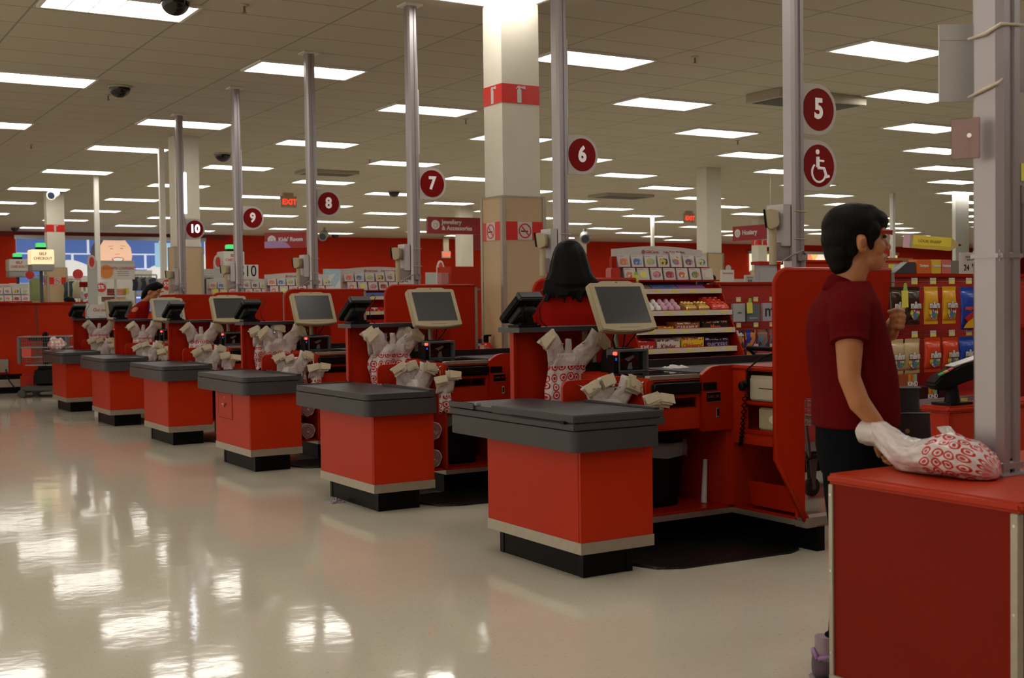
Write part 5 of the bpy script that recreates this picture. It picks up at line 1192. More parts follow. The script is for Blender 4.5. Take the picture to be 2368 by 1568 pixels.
M2 = Matrix.Translation((cx+.045, cy+.07, 2.055)) @ Matrix.Rotation(math.radians(-31), 4, 'Z')
part('tied_sleeve', trm(MB().box(.0, .16, .0, .008, -.10, .14), M2), WHITEP, t, .001, label='white plastic sleeve tied to the post')
tie = mat('cream cable tie', (.62,.54,.42), .5)
part('tie', MB().tube([(cx-.062, cy+.055, 2.115), (cx-.064, cy-.01, 2.12), (cx-.062, cy-.062, 2.14), (cx+.0, cy-.063, 2.145), (cx+.075, cy-.06, 2.15)], [.004,.006,.005,.004,.003], 8), tie, t, smooth=True)
part('tie', MB().tube([(cx-.062, cy+.055, 1.935), (cx-.064, cy-.0, 1.95), (cx-.062, cy-.055, 1.965), (cx-.055, cy-.064, 1.975)], [.004,.006,.005,.003], 8), tie, t, smooth=True)
M3 = Matrix.Translation((cx-.10, cy+.02, 1.80)) @ Matrix.Rotation(math.radians(-58), 4, 'Z')
k = part('metal_clip', trm(MB().box(-.055, .03, -.004, .0, -.06, .065).box(.0, .03, -.012, -.004, -.06, .065), M3), mat('dull metal clip', (.30,.20,.18), .45, .6), t, .002)
part('screw', trm(MB().cyl((.0, -.012, .01), .007, -.004, 12, 'y'), M3), CHROME, k)
part('side_bracket', MB().box(cx+.06, cx+.12, cy-.06, cy+.0, 1.44, 1.60).box(cx+.06, cx+.10, cy-.05, cy+.02, 1.60, 1.66), mat('grey bracket', (.42,.38,.36), .4, .4), t, .004)
part('leaflet_holder', MB().box(cx+.062, cx+.16, cy-.03, cy-.02, 1.66, 1.95), mat('grey bracket'), t, .002)
part('yellow_tag', MB().box(cx+.075, cx+.12, cy-.033, cy-.031, 1.675, 1.73), TAGM, t)
# held bag lying on the counter
t = thing('held_shopping_bag', 'white bag with red rings held by the person and lying on the red counter', 'shopping bag', (2.98, 2.50, .769)); random.seed(11)
ax = Vector((.16, -.28, 0)).normalized()          # long direction, towards the post
sd = Vector((-ax.y, ax.x, 0))
def P3(s, a, rx, rz, zc): return None
N = 64; K = 40; rg = []; uvs = []
st = Vector((.13, .30, 0)); en = Vector((.135, -.165, 0))
prof = [(0, .028, .028, .060), (.10, .040, .046, .062), (.22, .050, .055, .058), (.35, .062, .055, .054), (.45, .072, .050, .050), (.55, .085, .056, .054), (.68, .094, .066, .060), (.8, .092, .060, .055), (.9, .078, .048, .044), (.97, .05, .032, .030), (1, .01, .01, .02)]
def pv(s):
    for a, b in zip(prof, prof[1:]):
        if s <= b[0]:
            f = (s-a[0])/(b[0]-a[0]); return [a[i]+(b[i]-a[i])*f for i in (1, 2, 3)]
for i in range(K):
    s = i/(K-1); c = st.lerp(en, s)+Vector((-.035*math.sin(PI*s), 0, 0)); hw, hz, zc = pv(s); zc = max(zc, hz)-.002; d = (en-st).normalized(); pr = Vector((-d.y, d.x, 0)); rgv = []
    lift = .055*max(0, 1-s/.30)
    for k in range(N):
        a = 2*PI*k/N-PI/2; uvs.append((s*.49, k/N*2*PI*.082, 0)); r = 1+.13*mnoise.noise(Vector((3.2*math.cos(a), 3.2*math.sin(a), s*7)))+.07*mnoise.noise(Vector((9*math.cos(a), 9*math.sin(a), s*16)))+.05*abs(mnoise.noise(Vector((a*3, s*24, 1))))
        v = c+pr*hw*math.cos(a)*r; z = zc+hz*math.sin(a)*r+lift; rgv.append((v.x, v.y, max(z, .0015)))
    rg.append(rgv)
def print_mat():
    mt = mat('ringed print on the held bag', (.60,.52,.50), .28, var=.04, bump=.9, bs=30); nt = mt.node_tree; b = nt.nodes['Principled BSDF']; src = b.inputs['Base Color'].links[0].from_socket
    tc = nd(nt, 'ShaderNodeTexCoord'); sp = nd(nt, 'ShaderNodeSeparateXYZ'); nt.links.new(tc.outputs['Object'], sp.inputs[0])
    cb = nd(nt, 'ShaderNodeAttribute', attribute_name='sheet')
    ns = nd(nt, 'ShaderNodeTexNoise'); ns.inputs['Scale'].default_value = 12; nt.links.new(tc.outputs['Object'], ns.inputs['Vector'])
    va = nd(nt, 'ShaderNodeVectorMath', operation='MULTIPLY_ADD'); va.inputs[1].default_value = (.012,.012,0); nt.links.new(ns.outputs['Color'], va.inputs[0]); nt.links.new(cb.outputs['Vector'], va.inputs[2])
    vo = nd(nt, 'ShaderNodeTexVoronoi', voronoi_dimensions='2D'); vo.inputs['Scale'].default_value = 25; vo.inputs['Randomness'].default_value = .2; nt.links.new(va.outputs[0], vo.inputs['Vector'])
    cr = nd(nt, 'ShaderNodeValToRGB'); cr.color_ramp.interpolation = 'CONSTANT'; el = cr.color_ramp.elements
    el[0].position = 0; el[0].color = (1,1,1,1); el[1].position = .16; el[1].color = (0,0,0,1); e = el.new(.28); e.color = (1,1,1,1); e = el.new(.44); e.color = (0,0,0,1)
    nt.links.new(vo.outputs['Distance'], cr.inputs[0]); ls = nd(nt, 'ShaderNodeMath', operation='LESS_THAN'); ls.inputs[1].default_value = .015; nt.links.new(sp.outputs[1], ls.inputs[0])
    mu = nd(nt, 'ShaderNodeMath', operation='MULTIPLY'); nt.links.new(ls.outputs[0], mu.inputs[0]); nt.links.new(cr.outputs[0], mu.inputs[1])
    mx = nd(nt, 'ShaderNodeMix', data_type='RGBA'); mx.inputs[7].default_value = (.45,.012,.010,1); nt.links.new(mu.outputs[0], mx.inputs[0]); nt.links.new(src, mx.inputs[6]); nt.links.new(mx.outputs[2], b.inputs['Base Color'])
    return mt
hb = MB().loft(rg); hb.uv = uvs; part('bag_body', hb, crease(print_mat(), .006), t, smooth=True)
fl = MB(); rr = []
for i in range(8):
    s = i/7; c = Vector((.135-.01*s, .34-.02*s-.13*s, .045+.02*math.sin(PI*s)+.055*(1-s)))
    rr.append([(c.x+(.050-.012*s)*math.cos(a)*(1+.1*math.sin(3*a)), c.y, c.z+(.042-.012*s)*math.sin(a)*(1+.12*math.sin(4*a+s*3))) for a in [2*PI*k/24 for k in range(24)]])
part('handle', fl.loft(rr, cap=False), PLASTIC, t, smooth=True)
part('folded_flap', MB().loft([[(.20+.03*math.cos(a)-.02*q, .03+.035*q+.010*math.sin(a), .09+.05*q) for a in [2*PI*k/14 for k in range(14)]] for q in (0, .5, 1)]), PLASTIC, t, .004, smooth=True)
# white bag corner poking in at the right edge
bag('white bag corner at the right edge beside the nearest post', (3.62, 2.47, .985), .07, .16, .08, .02, 91, PLASTIC, group='loose bags', tab=False, narrow=.5)
# card reader counter behind
t = Tb('payment_counter', 'red payment counter behind the nearest post', 'counter', (4.6, 3.5, 0))
part('body', MB().box(4.165, 5.9, 3.35, 3.47, .10, .835), RED, t, .003); part('top', MB().box(4.15, 5.92, 3.335, 3.50, .835, .862), REDP, t, .010, seg=3)
part('post', MB().box(4.155, 4.185, 3.34, 3.37, .10, .825), REDP, t, .004); part('grommet', MB().cyl((4.36, 3.349, .70), .03, -.004, 20, 'y'), BLACK, t); part('plinth', MB().box(4.2, 5.86, 3.38, 3.45, 0, .10), BLACKM, t)
t = Tb('red_divider', 'tall dark red divider right of the nearest post', 'divider', (5.9, 3.96, 0)); part('panel', MB().box(5.38, 6.6, 3.95, 3.98, 0, 1.15), mat('dark red laminate'), t); part('top_edge', MB().box(5.37, 6.6, 3.94, 3.99, 1.15, 1.175), REDP, t, .006)
t = Tb('payment_terminal', 'large black payment terminal on a stalk behind the nearest post', 'card terminal', (4.27, 3.42, .863)); cx, cy = 4.27, 3.42
part('stalk', MB().tube([(cx, cy, .863), (cx, cy, .95)], [.035, .022], 14).box(cx-.07, cx+.07, cy-.05, cy+.05, .863, .873), BLACK, t, smooth='auto')
M4 = Matrix.Translation((cx+.02, cy, .985)) @ Matrix.Rotation(math.radians(-31), 4, 'Z') @ Matrix.Rotation(math.radians(-12), 4, 'Y')
part('head', trm(MB().prism([(-.11,-.035),(-.09,-.045),(.11,-.02),(.12,.05),(.02,.045),(-.08,.015),(-.115,-.01)], -.06, .06, 'y'), M4), BLACK, t, .008, seg=3)
part('face_plate', trm(MB().prism([(-.015,.036),(.115,.052),(.115,.058),(-.02,.044)], -.05, .05, 'y'), M4), mat('silver face', (.35,.33,.34), .35, .5), t, .002)
for i, c in enumerate(((.05,.35,.08), (.55,.30,.02), (.5,.06,.05))): part('key', trm(MB().prism([(-.085+.022*i,.020+.0055*i),(-.067+.022*i,.0245+.0055*i),(-.067+.022*i,.030+.0055*i),(-.085+.022*i,.026+.0055*i)], -.064, -.04, 'y'), M4), mat('key %d' % i, c, .4), t, label=('green key', 'amber key', 'red key')[i])
# trolley in the aisle seen under the nearest partition
def trolley(label, x, y, rz):
    t = thing('shopping_trolley', label, 'shopping trolley', (x, y, 0), rz); G = mat('grey wire', (.20,.19,.18), .4, .7); mb = MB(); L, W = .80, .50
    for i in range(13):
        z = .48+.035*i; g = .02*i/13; mb.tube([(-g, -W/2-g, z), (L, -W/2-g, z), (L, W/2+g, z), (-g, W/2+g, z), (-g, -W/2-g, z)], .0022, 4)
    for i in range(20):
        xx = L*i/19; mb.tube([(xx, -W/2, .48), (xx, -W/2-.02, .92)], .0022, 4).tube([(xx, W/2, .48), (xx, W/2+.02, .92)], .0022, 4).tube([(xx, -W/2, .48), (xx, W/2, .48)], .002, 4)
    for i in range(12):
        yy = -W/2+W*i/11; mb.tube([(0, yy, .48), (0, yy, .92)], .0022, 4).tube([(L, yy, .48), (L, yy, .92)], .0022, 4)
    part('basket', mb, G, t)
    part('rim', MB().tube([(-.02, -W/2-.02, .93), (L, -W/2-.02, .93), (L, W/2+.02, .93), (-.02, W/2+.02, .93), (-.02, -W/2-.02, .93)], .010, 8), mat('dark grey plastic', (.05,.05,.05), .5), t)
    part('handle', MB().tube([(-.09, -W/2, .98), (-.09, W/2, .98)], .016, 10).tube([(-.09, -W/2, .98), (0, -W/2-.02, .92)], .012, 8).tube([(-.09, W/2, .98), (0, W/2+.02, .92)], .012, 8), BLACK, t)
    part('base_tray', MB().box(.0, L, -.22, .22, .24, .30), mat('dark grey plastic'), t, .02); [part('frame_leg', MB().tube([(fx, fy, .27), (gx, fy, .48)], .014, 8), G, t) for fx, gx, fy in ((.03, 0, -.2), (.03, 0, .2), (L-.05, L-.1, -.2), (L-.05, L-.1, .2))]
    for sx in (.05, L-.08):
        for sy in (-.2, .2):
            w_ = part('wheel', MB().cyl((sx, sy-.014, .065), .064, .028, 22, 'y'), mat('grey rubber', (.05,.048,.045), .6), t, .004)
            part('fork', MB().prism([(sx-.035, .25), (sx+.035, .25), (sx+.012, .055), (sx-.012, .055)], sy-.020, sy-.016, 'y').prism([(sx-.035, .25), (sx+.035, .25), (sx+.012, .055), (sx-.012, .055)], sy+.016, sy+.020, 'y').cyl((sx, sy-.022, .065), .02, .044, 12, 'y'), G, w_)
    return t
trolley('grey wire trolley seen behind the nearest partition', 5.86, 6.06, 0)
# ---------------------------------------------------------------- mural and wall pieces
def Yat(u, v, Y0):
    q = Fv+(u-1184)/FPX*R2-(v-784)/FPX*U2; s = Y0/q.y; return (q.x*s, Y0, q.z*s+CAMH)
BLUEB = mat('lit blue tile print', (.05,.10,.35), .4, emit=(.10,.19,.50), es=.55)
def mural():
    y0 = WY-.12; x0, x1, z0, z1 = 7.2, 13.55, 2.15, 3.62
    t = Tb('wall_mural', 'large lit wall picture of a smiling child in front of blue tiles', 'wall picture', ((x0+x1)/2, WY, z0))
    part('frame', MB().box(x0-.05, x1+.03, y0, WY-.07, z1, z1+.13), mat('silver frame', (.5,.5,.5), .3, .6), t)
    part('backing', MB().box(x0, x1, y0+.02, WY-.07, z0-.6, z1), mat('lit mortar print', (.7,.75,.85), .4, emit=(.75,.82,.95), es=.6), t)
    mb = MB(); zz = z1; r = 0
    while zz > z0-.6:
        h = .50; x = x0-(.62 if r % 2 else .1)
        while x < x1:
            a, b = max(x, x0), min(x+1.18, x1)
            if b-a > .05: mb.box(a, b-.04, y0+.014, y0+.02, zz-h+.045, zz)
            x += 1.22
        zz -= h; r += 1
    part('blue_tiles', mb, BLUEB, t)
    k_ = 0
    for c, a in (((8.9, 2.45), (.9, .45)), ((9.6, 2.3), (.6, .3)), ((12.6, 2.45), (1.1, .55)), ((13.2, 2.8), (.5, .45)), ((11.9, 2.2), (.7, .4)), ((10.0, 2.55), (.35, .3))):
        cl = MB().prism([(max(x0, min(x1, c[0]+a[0]*math.cos(q)*(1+.08*math.sin(7*q)))), c[1]+a[1]*math.sin(q)*(1+.1*math.sin(5*q))) for q in [2*PI*k/26 for k in range(26)]], y0+.013-k_*.0007, y0+.008-k_*.0007, 'y'); k_ += 1
        part('white_foam', cl, mat('lit foam print', (.8,.8,.8), .4, emit=(.85,.84,.82), es=.55), t)
    for bx in ((11.75, 12.6, 2.7, 3.55), (13.2, 13.4, 2.5, 3.58)): part('pale_bottle', MB().box(bx[0], bx[1], y0+.004, y0+.007, bx[2], bx[3]), mat('lit pale blue print', (.3,.55,.7), .4, emit=(.35,.6,.8), es=.6), t)
    cx = 10.9
    def fc(mb): mb.v = [(10.43+(v[0]-11.08)*.84, v[1], 3.612+(v[2]-3.612)*.73) for v in mb.v]; return mb
    part('child_hair', fc(MB().prism([(10.12, 2.45), (10.05, 2.9), (10.10, 3.3), (10.3, 3.60), (10.8, 3.615), (10.75, 3.2), (10.5, 2.45)], y0+.008, y0+.004, 'y')), mat('printed dark hair', (.05,.04,.04), .5, emit=(.12,.10,.10), es=.4), t)
    f = MB().prism([(10.30, 2.2), (10.33, 2.9), (10.42, 3.3), (10.58, 3.612), (11.45, 3.612), (11.66, 3.3), (11.72, 2.9), (11.62, 2.2)], y0+.003, y0-.001, 'y')
    fm = mat('lit face print', (.85,.55,.38), .4); nt = fm.node_tree; b = nt.nodes['Principled BSDF']; b.inputs['Emission Color'].default_value = (1,.60,.40,1); b.inputs['Emission Strength'].default_value = .62
    part('child_face', fc(f), fm, t)
    fe = MB().tube([(10.83+.11*q, y0-.003, 3.20+.03*math.sin(PI*q)) for q in (0, .25, .5, .75, 1)], .012, 6).tube([(11.25+.11*q, y0-.003, 3.22+.03*math.sin(PI*q)) for q in (0, .25, .5, .75, 1)], .012, 6)
    fe.tube([(10.78, y0-.003, 3.33), (10.98, y0-.003, 3.36)], .008, 5).tube([(11.25, y0-.003, 3.37), (11.45, y0-.003, 3.35)], .008, 5)
    part('closed_eyes', fc(fe), mat('printed brown', (.15,.07,.05), .5), t)
    part('nose', fc(MB().tube([(11.02, y0-.002, 2.98), (11.08, y0-.004, 2.95), (11.15, y0-.004, 2.97), (11.22, y0-.002, 2.99)], .016, 6)), mat('printed shadow skin', (.65,.33,.20), .5, emit=(.8,.38,.22), es=.4), t)
    m_ = part('mouth', fc(MB().prism([(10.88, 2.74), (11.05, 2.83), (11.25, 2.83), (11.40, 2.76), (11.32, 2.60), (11.12, 2.54), (10.96, 2.60)], y0-.002, y0-.005, 'y')), mat('printed lips', (.5,.12,.08), .5, emit=(.55,.16,.10), es=.4), t)
    part('teeth', fc(MB().prism([(10.93, 2.74), (11.07, 2.79), (11.24, 2.79), (11.36, 2.75), (11.28, 2.66), (11.12, 2.62), (11.0, 2.66)], y0-.005, y0-.007, 'y')), mat('printed teeth', (.9,.88,.85), .4, emit=(1,.97,.9), es=.5), t)
mural()
x0 = 40.3
t = Tb('wall_mural', 'lit wall picture of red and orange leaves far away at right', 'wall picture', (44, WY, 2.6)); part('picture', MB().box(39.5, 49.5, WY-.1, WY-.02, 2.6, 3.42), blotch('leaf print', ((.9,.8,.55),(.85,.75,.6),(.85,.25,.15),(.9,.5,.15),(.8,.85,.6)), 1.6), t)
nt = _m['leaf print'].node_tree; b = nt.nodes['Principled BSDF']; nt.links.new(nt.nodes['Color Ramp'].outputs[0], b.inputs['Emission Color']); b.inputs['Emission Strength'].default_value = .9
part('frame', MB().box(39.4, 49.6, WY-.12, WY-.02, 3.42, 3.56), mat('silver frame'), t)
# ---------------------------------------------------------------- ceiling fittings
def dome(u, v, label, r=.085):
    p = at(u, v, 1); s = (CEIL-CAMH)/(p[2]-CAMH); x, y = p[0]*s, p[1]*s
    t = Tb('dome_camera', label, 'dome camera', (x, y, CEIL), 'black dome cameras')
    rg = [[(x+r*math.cos(q)*math.cos(a), y+r*math.cos(q)*math.sin(a), CEIL-.008-r*.95*math.sin(q)) for a in [2*PI*k/20 for k in range(20)]] for q in [PI/2*j/8.2 for j in range(9)]]
    part('dome', MB().loft(rg), mat('smoked dome', (.01,.01,.01), .12), t, smooth='auto'); part('rim', MB().cyl((x, y, CEIL-.010), r*1.12, .018, 24), mat('ceiling white rim', (.5,.46,.38), .6), t)
for u, v, l in ((405, 2, 'black ceiling camera dome at the top edge of the view'), (277, 202, 'black ceiling camera dome left of the number 10 post'), (515, 357, 'black ceiling camera dome between the number 10 and 9 posts'), (911, 443, 'small black dome beside the number 7 post'), (35, 526, 'distant black dome at far left'), (775, 543, 'distant black dome by the number 8 post')): dome(u, v, l, .12 if v < 300 else .13)
for u, v, l in ((565, 14, 'above the number 9 and 8 posts'), (250, 221, 'beside the left dome camera'), (1077, 277, 'left of the large white pillar'), (1607, 133, 'right of the number 6 post'), (1706, 326, 'over the candy display'), (855, 370, 'between the number 8 and 7 posts'), (72, 335, 'at the left edge'), (1783, 478, 'left of the number 5 post, far off')):
    p = at(u, v, 1); s = (CEIL-CAMH)/(p[2]-CAMH); x, y = p[0]*s, p[1]*s
    t = Tb('sprinkler', 'small ceiling sprinkler %s' % l, 'sprinkler', (x, y, CEIL), 'ceiling sprinklers'); part('plate', MB().cyl((x, y, CEIL-.002), .035, .012, 14), mat('ceiling white rim'), t); part('head', MB().cyl((x, y, CEIL-.055), .010, .055, 8).cyl((x, y, CEIL-.058), .022, .004, 10), mat('sprinkler brass', (.25,.16,.12), .4, .6), t)
def vent(x, y, label, w=1.1, d=.55, lower=.0):
    t = Tb('ceiling_vent', label, 'ceiling vent', (x, y, CEIL), 'ceiling vents'); part('frame', MB().box(x, x+w, y, y+d, CEIL-.05-lower, CEIL+.011), mat('vent beige', (.40,.35,.27), .6), t, .004); part('opening', MB().box(x+.06, x+w-.06, y+.06, y+d-.06, CEIL-.054-lower, CEIL-.04-lower), mat('vent dark', (.03,.03,.025), .6), t)
vent(10.55, 10.95, 'beige ceiling vent behind the number 5 sign', 1.5, .60, .05); vent(17.1, 23.5, 'dark square ceiling vent far behind the number 6 sign', 1.4, .8); vent(8.75, 21.6, 'beige ceiling vent by the number 9 post')
def exit_sign(x, y, label, z=CEIL-.06, face='y'):
    t = Tb('exit_sign', label, 'exit sign', (x, y, z), 'red exit signs'); part('box', MB().box(x-.19, x+.19, y-.03, y+.03, z-.26, z), mat('exit housing', (.42,.33,.22), .5), t, .004); part('ceiling_mount', MB().box(x-.12, x+.12, y-.03, y+.03, z, CEIL+.01), mat('exit housing'), t)
    text('lettering', 'EXIT', .17, mat('exit glow', (.8,.05,.03), .5, emit=(1,.05,.02), es=1.1), t, (x+.02, y-.033, z-.135), bold=.006)
exit_sign(10.30, 26.5, 'lit red EXIT sign between the number 9 and 8 posts'); exit_sign(22.9, 27.5, 'lit red EXIT sign left of the tall rear pillar'); exit_sign(22.5, 41.5, 'small lit red EXIT sign near the far wall by the jewellery sign', CEIL-.55)
# ---------------------------------------------------------------- hanging department signs
MRS = mat('maroon sign', (.27,.006,.010), .32)
def hang_sign(label, p, L, H, rz, lines, icon=True, ts=.2, mt=MRS, D=.10):
    t = thing('hanging_sign', label, 'hanging sign', p, rz, 'hanging department signs')
    part('panel', MB().box(0, L, 0, D, 0, H), mt, t, .004)
    part('wire', MB().tube([(.2, D/2, H), (.2, D/2, CEIL-p[2])], .003, 4).tube([(L-.2, D/2, H), (L-.2, D/2, CEIL-p[2])], .003, 4), STEEL, t)
    if icon:
        d = part('icon_disc', disc(H*.5, H*.53, H*.28, -.001, 'y'), mat('sign pale grey', (.6,.58,.56), .5), t)
        part('icon', ring(H*.5, H*.50, H*.11, H*.13, -.005, 'y', 20), mat('dim maroon', (.25,.05,.05), .5), t)
    for i, s in enumerate(lines): text('lettering', s, ts, mat('sign pale grey'), t, (H*.5+H*.28+.06, -.004, H*(.53 if len(lines) == 1 else .70-.36*i)), align='LEFT', bold=.004)
    return t
p = at(990, 540, 30); hang_sign('long maroon sign reading Jewellery and Accessories', p, 2.6, .415, 0, ['Jewellery', '& Accessories'], ts=.15)
p = at(1778, 552, 25); hang_sign('maroon sign reading Hosiery left of the number 5 post', (p[0]+.05, p[1]+1.15, p[2]), 1.3, .31, math.radians(-90), ['Hosiery'], ts=.14)
p = at(612, 574, 27); t = hang_sign("maroon and purple sign reading Kids' Room", (p[0], p[1]+.0, p[2]), .95, .34, math.radians(-42), ["Kids' Room"], ts=.12)
part('purple_wave', MB().prism([(0, 0), (.62, 0), (.5, .12), (.25, .16), (0, .14)], -.002, -.006, 'y'), mat('purple print', (.35,.20,.42), .4), t)
p = at(1092, 577, 33); hang_sign('maroon sign reading Bath half hidden behind the large pillar', p, 1.1, .45, 0, ['Bath'], icon=False, ts=.3)
# yellow pencil sign
p = at(2088, 572, 16); t = thing('pencil_sign', 'yellow pencil shaped hanging sign reading LOOK SHARP', 'hanging sign', p, math.radians(-31.5)); t.rotation_euler = (0, math.radians(5), math.radians(-31.5))
part('barrel', MB().box(.12, .62, -.01, .01, 0, .17), mat('pencil yellow', (.66,.50,.04), .4), t); part('barrel_edge', MB().box(.12, .62, -.011, .011, 0, .05), mat('pencil ochre', (.50,.36,.03), .4), t)
part('eraser', MB().box(0, .08, -.01, .01, 0, .17), mat('eraser pink', (.62,.35,.42), .6), t); part('ferrule', MB().box(.08, .12, -.011, .011, 0, .17), STEEL, t)
part('wood_cone', MB().prism([(.62, 0), (.62, .17), (.75, .085)], -.01, .01, 'y'), mat('pencil wood', (.42,.30,.12), .6), t); part('lead_tip', MB().prism([(.72, .067), (.72, .103), (.765, .083)], -.011, .011, 'y'), BLACK, t)
text('lettering', 'LOOK SHARP', .05, mat('olive print', (.18,.13,.03), .5), t, (.34, -.013, .10), bold=.001); part('wire', MB().tube([(.15, 0, .17), (.15, 0, 1.2)], .001, 4).tube([(.6, 0, .17), (.6, 0, 1.2)], .001, 4), STEEL, t)
# ---------------------------------------------------------------- thin poles with discount signs, tube lamps
def thin_pole(x, y, label, w=.085, sign=None, d=.6):
    t = Tb('thin_pole', label, 'pole', (x, y, 0), 'thin white ceiling poles'); part('pole', MB().box(x, x+w, y, y+w, 0, CEIL+.01), WHITE, t)
    if sign:
        z = sign; s = Tb('discount_sign', 'white 5% discount sign on the ' + label.split(' reach')[0], 'sign', (x, y, z), 'discount signs')
        part('sheet', MB().box(x-.06, x+.19, y-.012, y-.002, z-.02, z+.25), CARD, s); dd = part('disc', disc(x+.085, z+.145, .088, y-.012, 'y'), mat('bright red print', (.55,.03,.025), .4), s)
        text('lettering', '5%', .10, mat('m white'), s, (x+.08, y-.017, z+.155), bold=.003); part('small_card', MB().prism([(x-.04, z+.02), (x+.02, z+.035), (x+.02, z+.055), (x-.035, z+.045)], y-.014, y-.012, 'y'), mat('bright red print'), s)
thin_pole(5.50, 24.25, 'thin white pole at far left reaching the ceiling', sign=1.555); thin_pole(5.47, 19.63, 'thin white pole left of the second pillar reaching the ceiling', sign=1.52)
thin_pole(23.05, 29.4, 'grey thin pole over the nearest gift card board reaching the ceiling')
# bullet cameras
def bullet(p, label, d=(-.5,-.8,-.3), r=.1, c=WHITE):
    t = Tb('wall_camera', label, 'security camera', p, 'bullet cameras'); v = Vector(d).normalized(); a = Vector(p); part('barrel', MB().tube([a, a+v*r*2.6], r, 20), c, t, smooth='auto'); part('lens', MB().tube([a+v*r*2.5, a+v*r*2.64], r*.75, 20), mat('dark lens', (.02,.03,.05), .15), t)
    part('mount', MB().tube([a, a+Vector((0, 0, r*1.5))], r*.3, 8), c, t)
bullet(at(128, 446, 26.5), 'white bullet camera on the far left pillar'); bullet(at(1352, 546, 40), 'grey bullet camera beside the number 6 post far back', r=.16, c=mat('grey camera', (.2,.2,.18), .5))
bullet(at(750, 541, 36), 'dark bullet camera beside the number 8 post far back', r=.13, c=mat('grey camera'))
# ---------------------------------------------------------------- service counter on the left
t = Tb('service_counter', 'long red service counter panel at far left', 'counter', (2.5, 20.3, 0))
part('panel', MB().box(-1.0, 4.43, 20.3, 20.42, .30, 1.40), RED, t); part('metal_band', MB().box(-1.0, 4.43, 20.28, 20.42, .10, .22), STEEL, t); part('plinth', MB().box(-1.0, 4.40, 20.33, 20.45, 0, .10), BLACKM, t); part('dark_trim', MB().box(-1.0, 4.43, 20.29, 20.42, .22, .30), BLACK, t)
part('top_edge', MB().box(-1.0, 4.44, 20.27, 20.50, 1.39, 1.415), REDP, t); part('slot_rail', MB().box(3.66, 3.69, 20.295, 20.30, .35, 1.38), mat('slotted rail', (.15,.02,.015), .5), t)
x0 = Yat(199, 740, 20.25)[0]; x1 = Yat(331, 740, 20.25)[0]
t = Tb('notice_board', 'white notice headed Our commitment behind the far lanes', 'notice', (4.9, 20.25, 0)); part('board', MB().box(x0, x1, 20.25, 20.29, .2, 1.37), CARD, t)
text('lettering', 'Our commitment to quality', .075, mat('brick red print'), t, ((x0+x1)/2+.02, 20.247, 1.28), bold=.001, sx=.85)
for i, s in enumerate(("We're always working to make it", 'easy to recycle packaging and', 'plastic bags in our stores')): text('lettering', s, .05, mat('grey print'), t, ((x0+x1)/2+.02, 20.247, 1.16-.07*i), sx=.8)
t = Tb('wall_socket', 'steel power socket on the left red counter', 'socket', (3.22, 20.28, .50)); q = Yat(9, 846, 20.28); part('plate', MB().box(q[0]-.06, q[0]+.06, 20.24, 20.3, q[2]-.10, q[2]+.10), STEEL, t, .004); part('lead', MB().tube([(q[0]+.02, 20.22, q[2]-.05), (q[0]+.04, 20.2, q[2]-.20), (q[0]+.12, 20.1, q[2]-.34)], .010, 6), BLACK, t)
# mobility scooter trolley
def scooter():
    x, y = 3.37, 19.35; t = Tb('mobility_cart', 'powered shopping cart with a wire basket parked at far left', 'mobility cart', (x, y, 0)); G = mat('cart grey', (.13,.12,.12), .5, .3)
    r_ = Vector((math.sin(YAW), -math.cos(YAW), 0)); f_ = Vector((math.cos(YAW), math.sin(YAW), 0)); o = Vector((x, y, 0))
    def B(a0, a1, b0, b1, z0, z1):
        mb = MB().box(a0, a1, b0, b1, z0, z1); mb.v = [tuple(o+r_*v[0]+f_*v[1]+Vector((0,0,v[2]))) for v in mb.v]; return mb
    def Tt(pts, r, n=6):
        return MB().tube([o+r_*p[0]+f_*p[1]+Vector((0,0,p[2])) for p in pts], r, n)
    mb = MB()
    def addm(m2): mb.add(m2.v, m2.f)
    for i in range(22):
        a = -.04+.72*i/21; 
        for bb in (-.22, .22): addm(Tt([(a*.9+.05, bb, .48), (a, bb, .90)], .003, 4))
    for i in range(10):
        z = .48+.047*i; g = .1*(1-i/9)
        for bb in (-.22, .22): addm(Tt([(-.04+g, bb, z), (.68, bb, z)], .003, 4))
    part('basket', mb, G, t)
    mb = MB()
    for z in (.90, .74, .60, .48):
        g = .1*(.9-z)/.42
        addm(Tt([(-.05+g, -.23, z), (.70, -.23, z), (.70, .23, z), (-.05+g, .23, z), (-.05+g, -.23, z)], .009, 6))
    part('basket_rim', mb, mat('cart wire', (.3,.28,.26), .4, .5), t)
    part('corner_bar', B(-.07, -.02, -.24, -.19, .50, .90), G, t, .01); part('corner_bar', B(.64, .69, -.24, -.19, .60, .91), G, t, .01)
    part('badge', B(.0, .14, -.235, -.225, .61, .73), mat('orange red badge', (.6,.05,.03), .4), t); part('badge', B(.42, .56, -.235, -.225, .66, .73), mat('orange red badge'), t)
    part('seat', B(.10, .42, .25, .55, .45, .90), BLACK, t, .05); part('steering_column', B(.25, .32, -.1, .0, .30, .97), BLACK, t, .02); part('handlebar', Tt([(.05, -.1, .86), (.5, -.1, .86)], .022, 8), BLACK, t)
    part('motor_cover', B(.12, .52, -.15, .30, .14, .46), BLACK, t, .06, seg=3); part('red_battery_box', B(-.14, .10, .0, .5, .10, .34), REDP, t, .03); part('deck', B(-.02, .66, -.28, .35, .10, .17), mat('dark grey plastic'), t, .02)
    for a in (.0, .60):
        for bb in (-.26, .28):
            w_ = Tt([(a, bb-.025, .06), (a, bb+.025, .06)], .062, 16); part('wheel', w_, mat('grey rubber'), t, .004)
scooter()
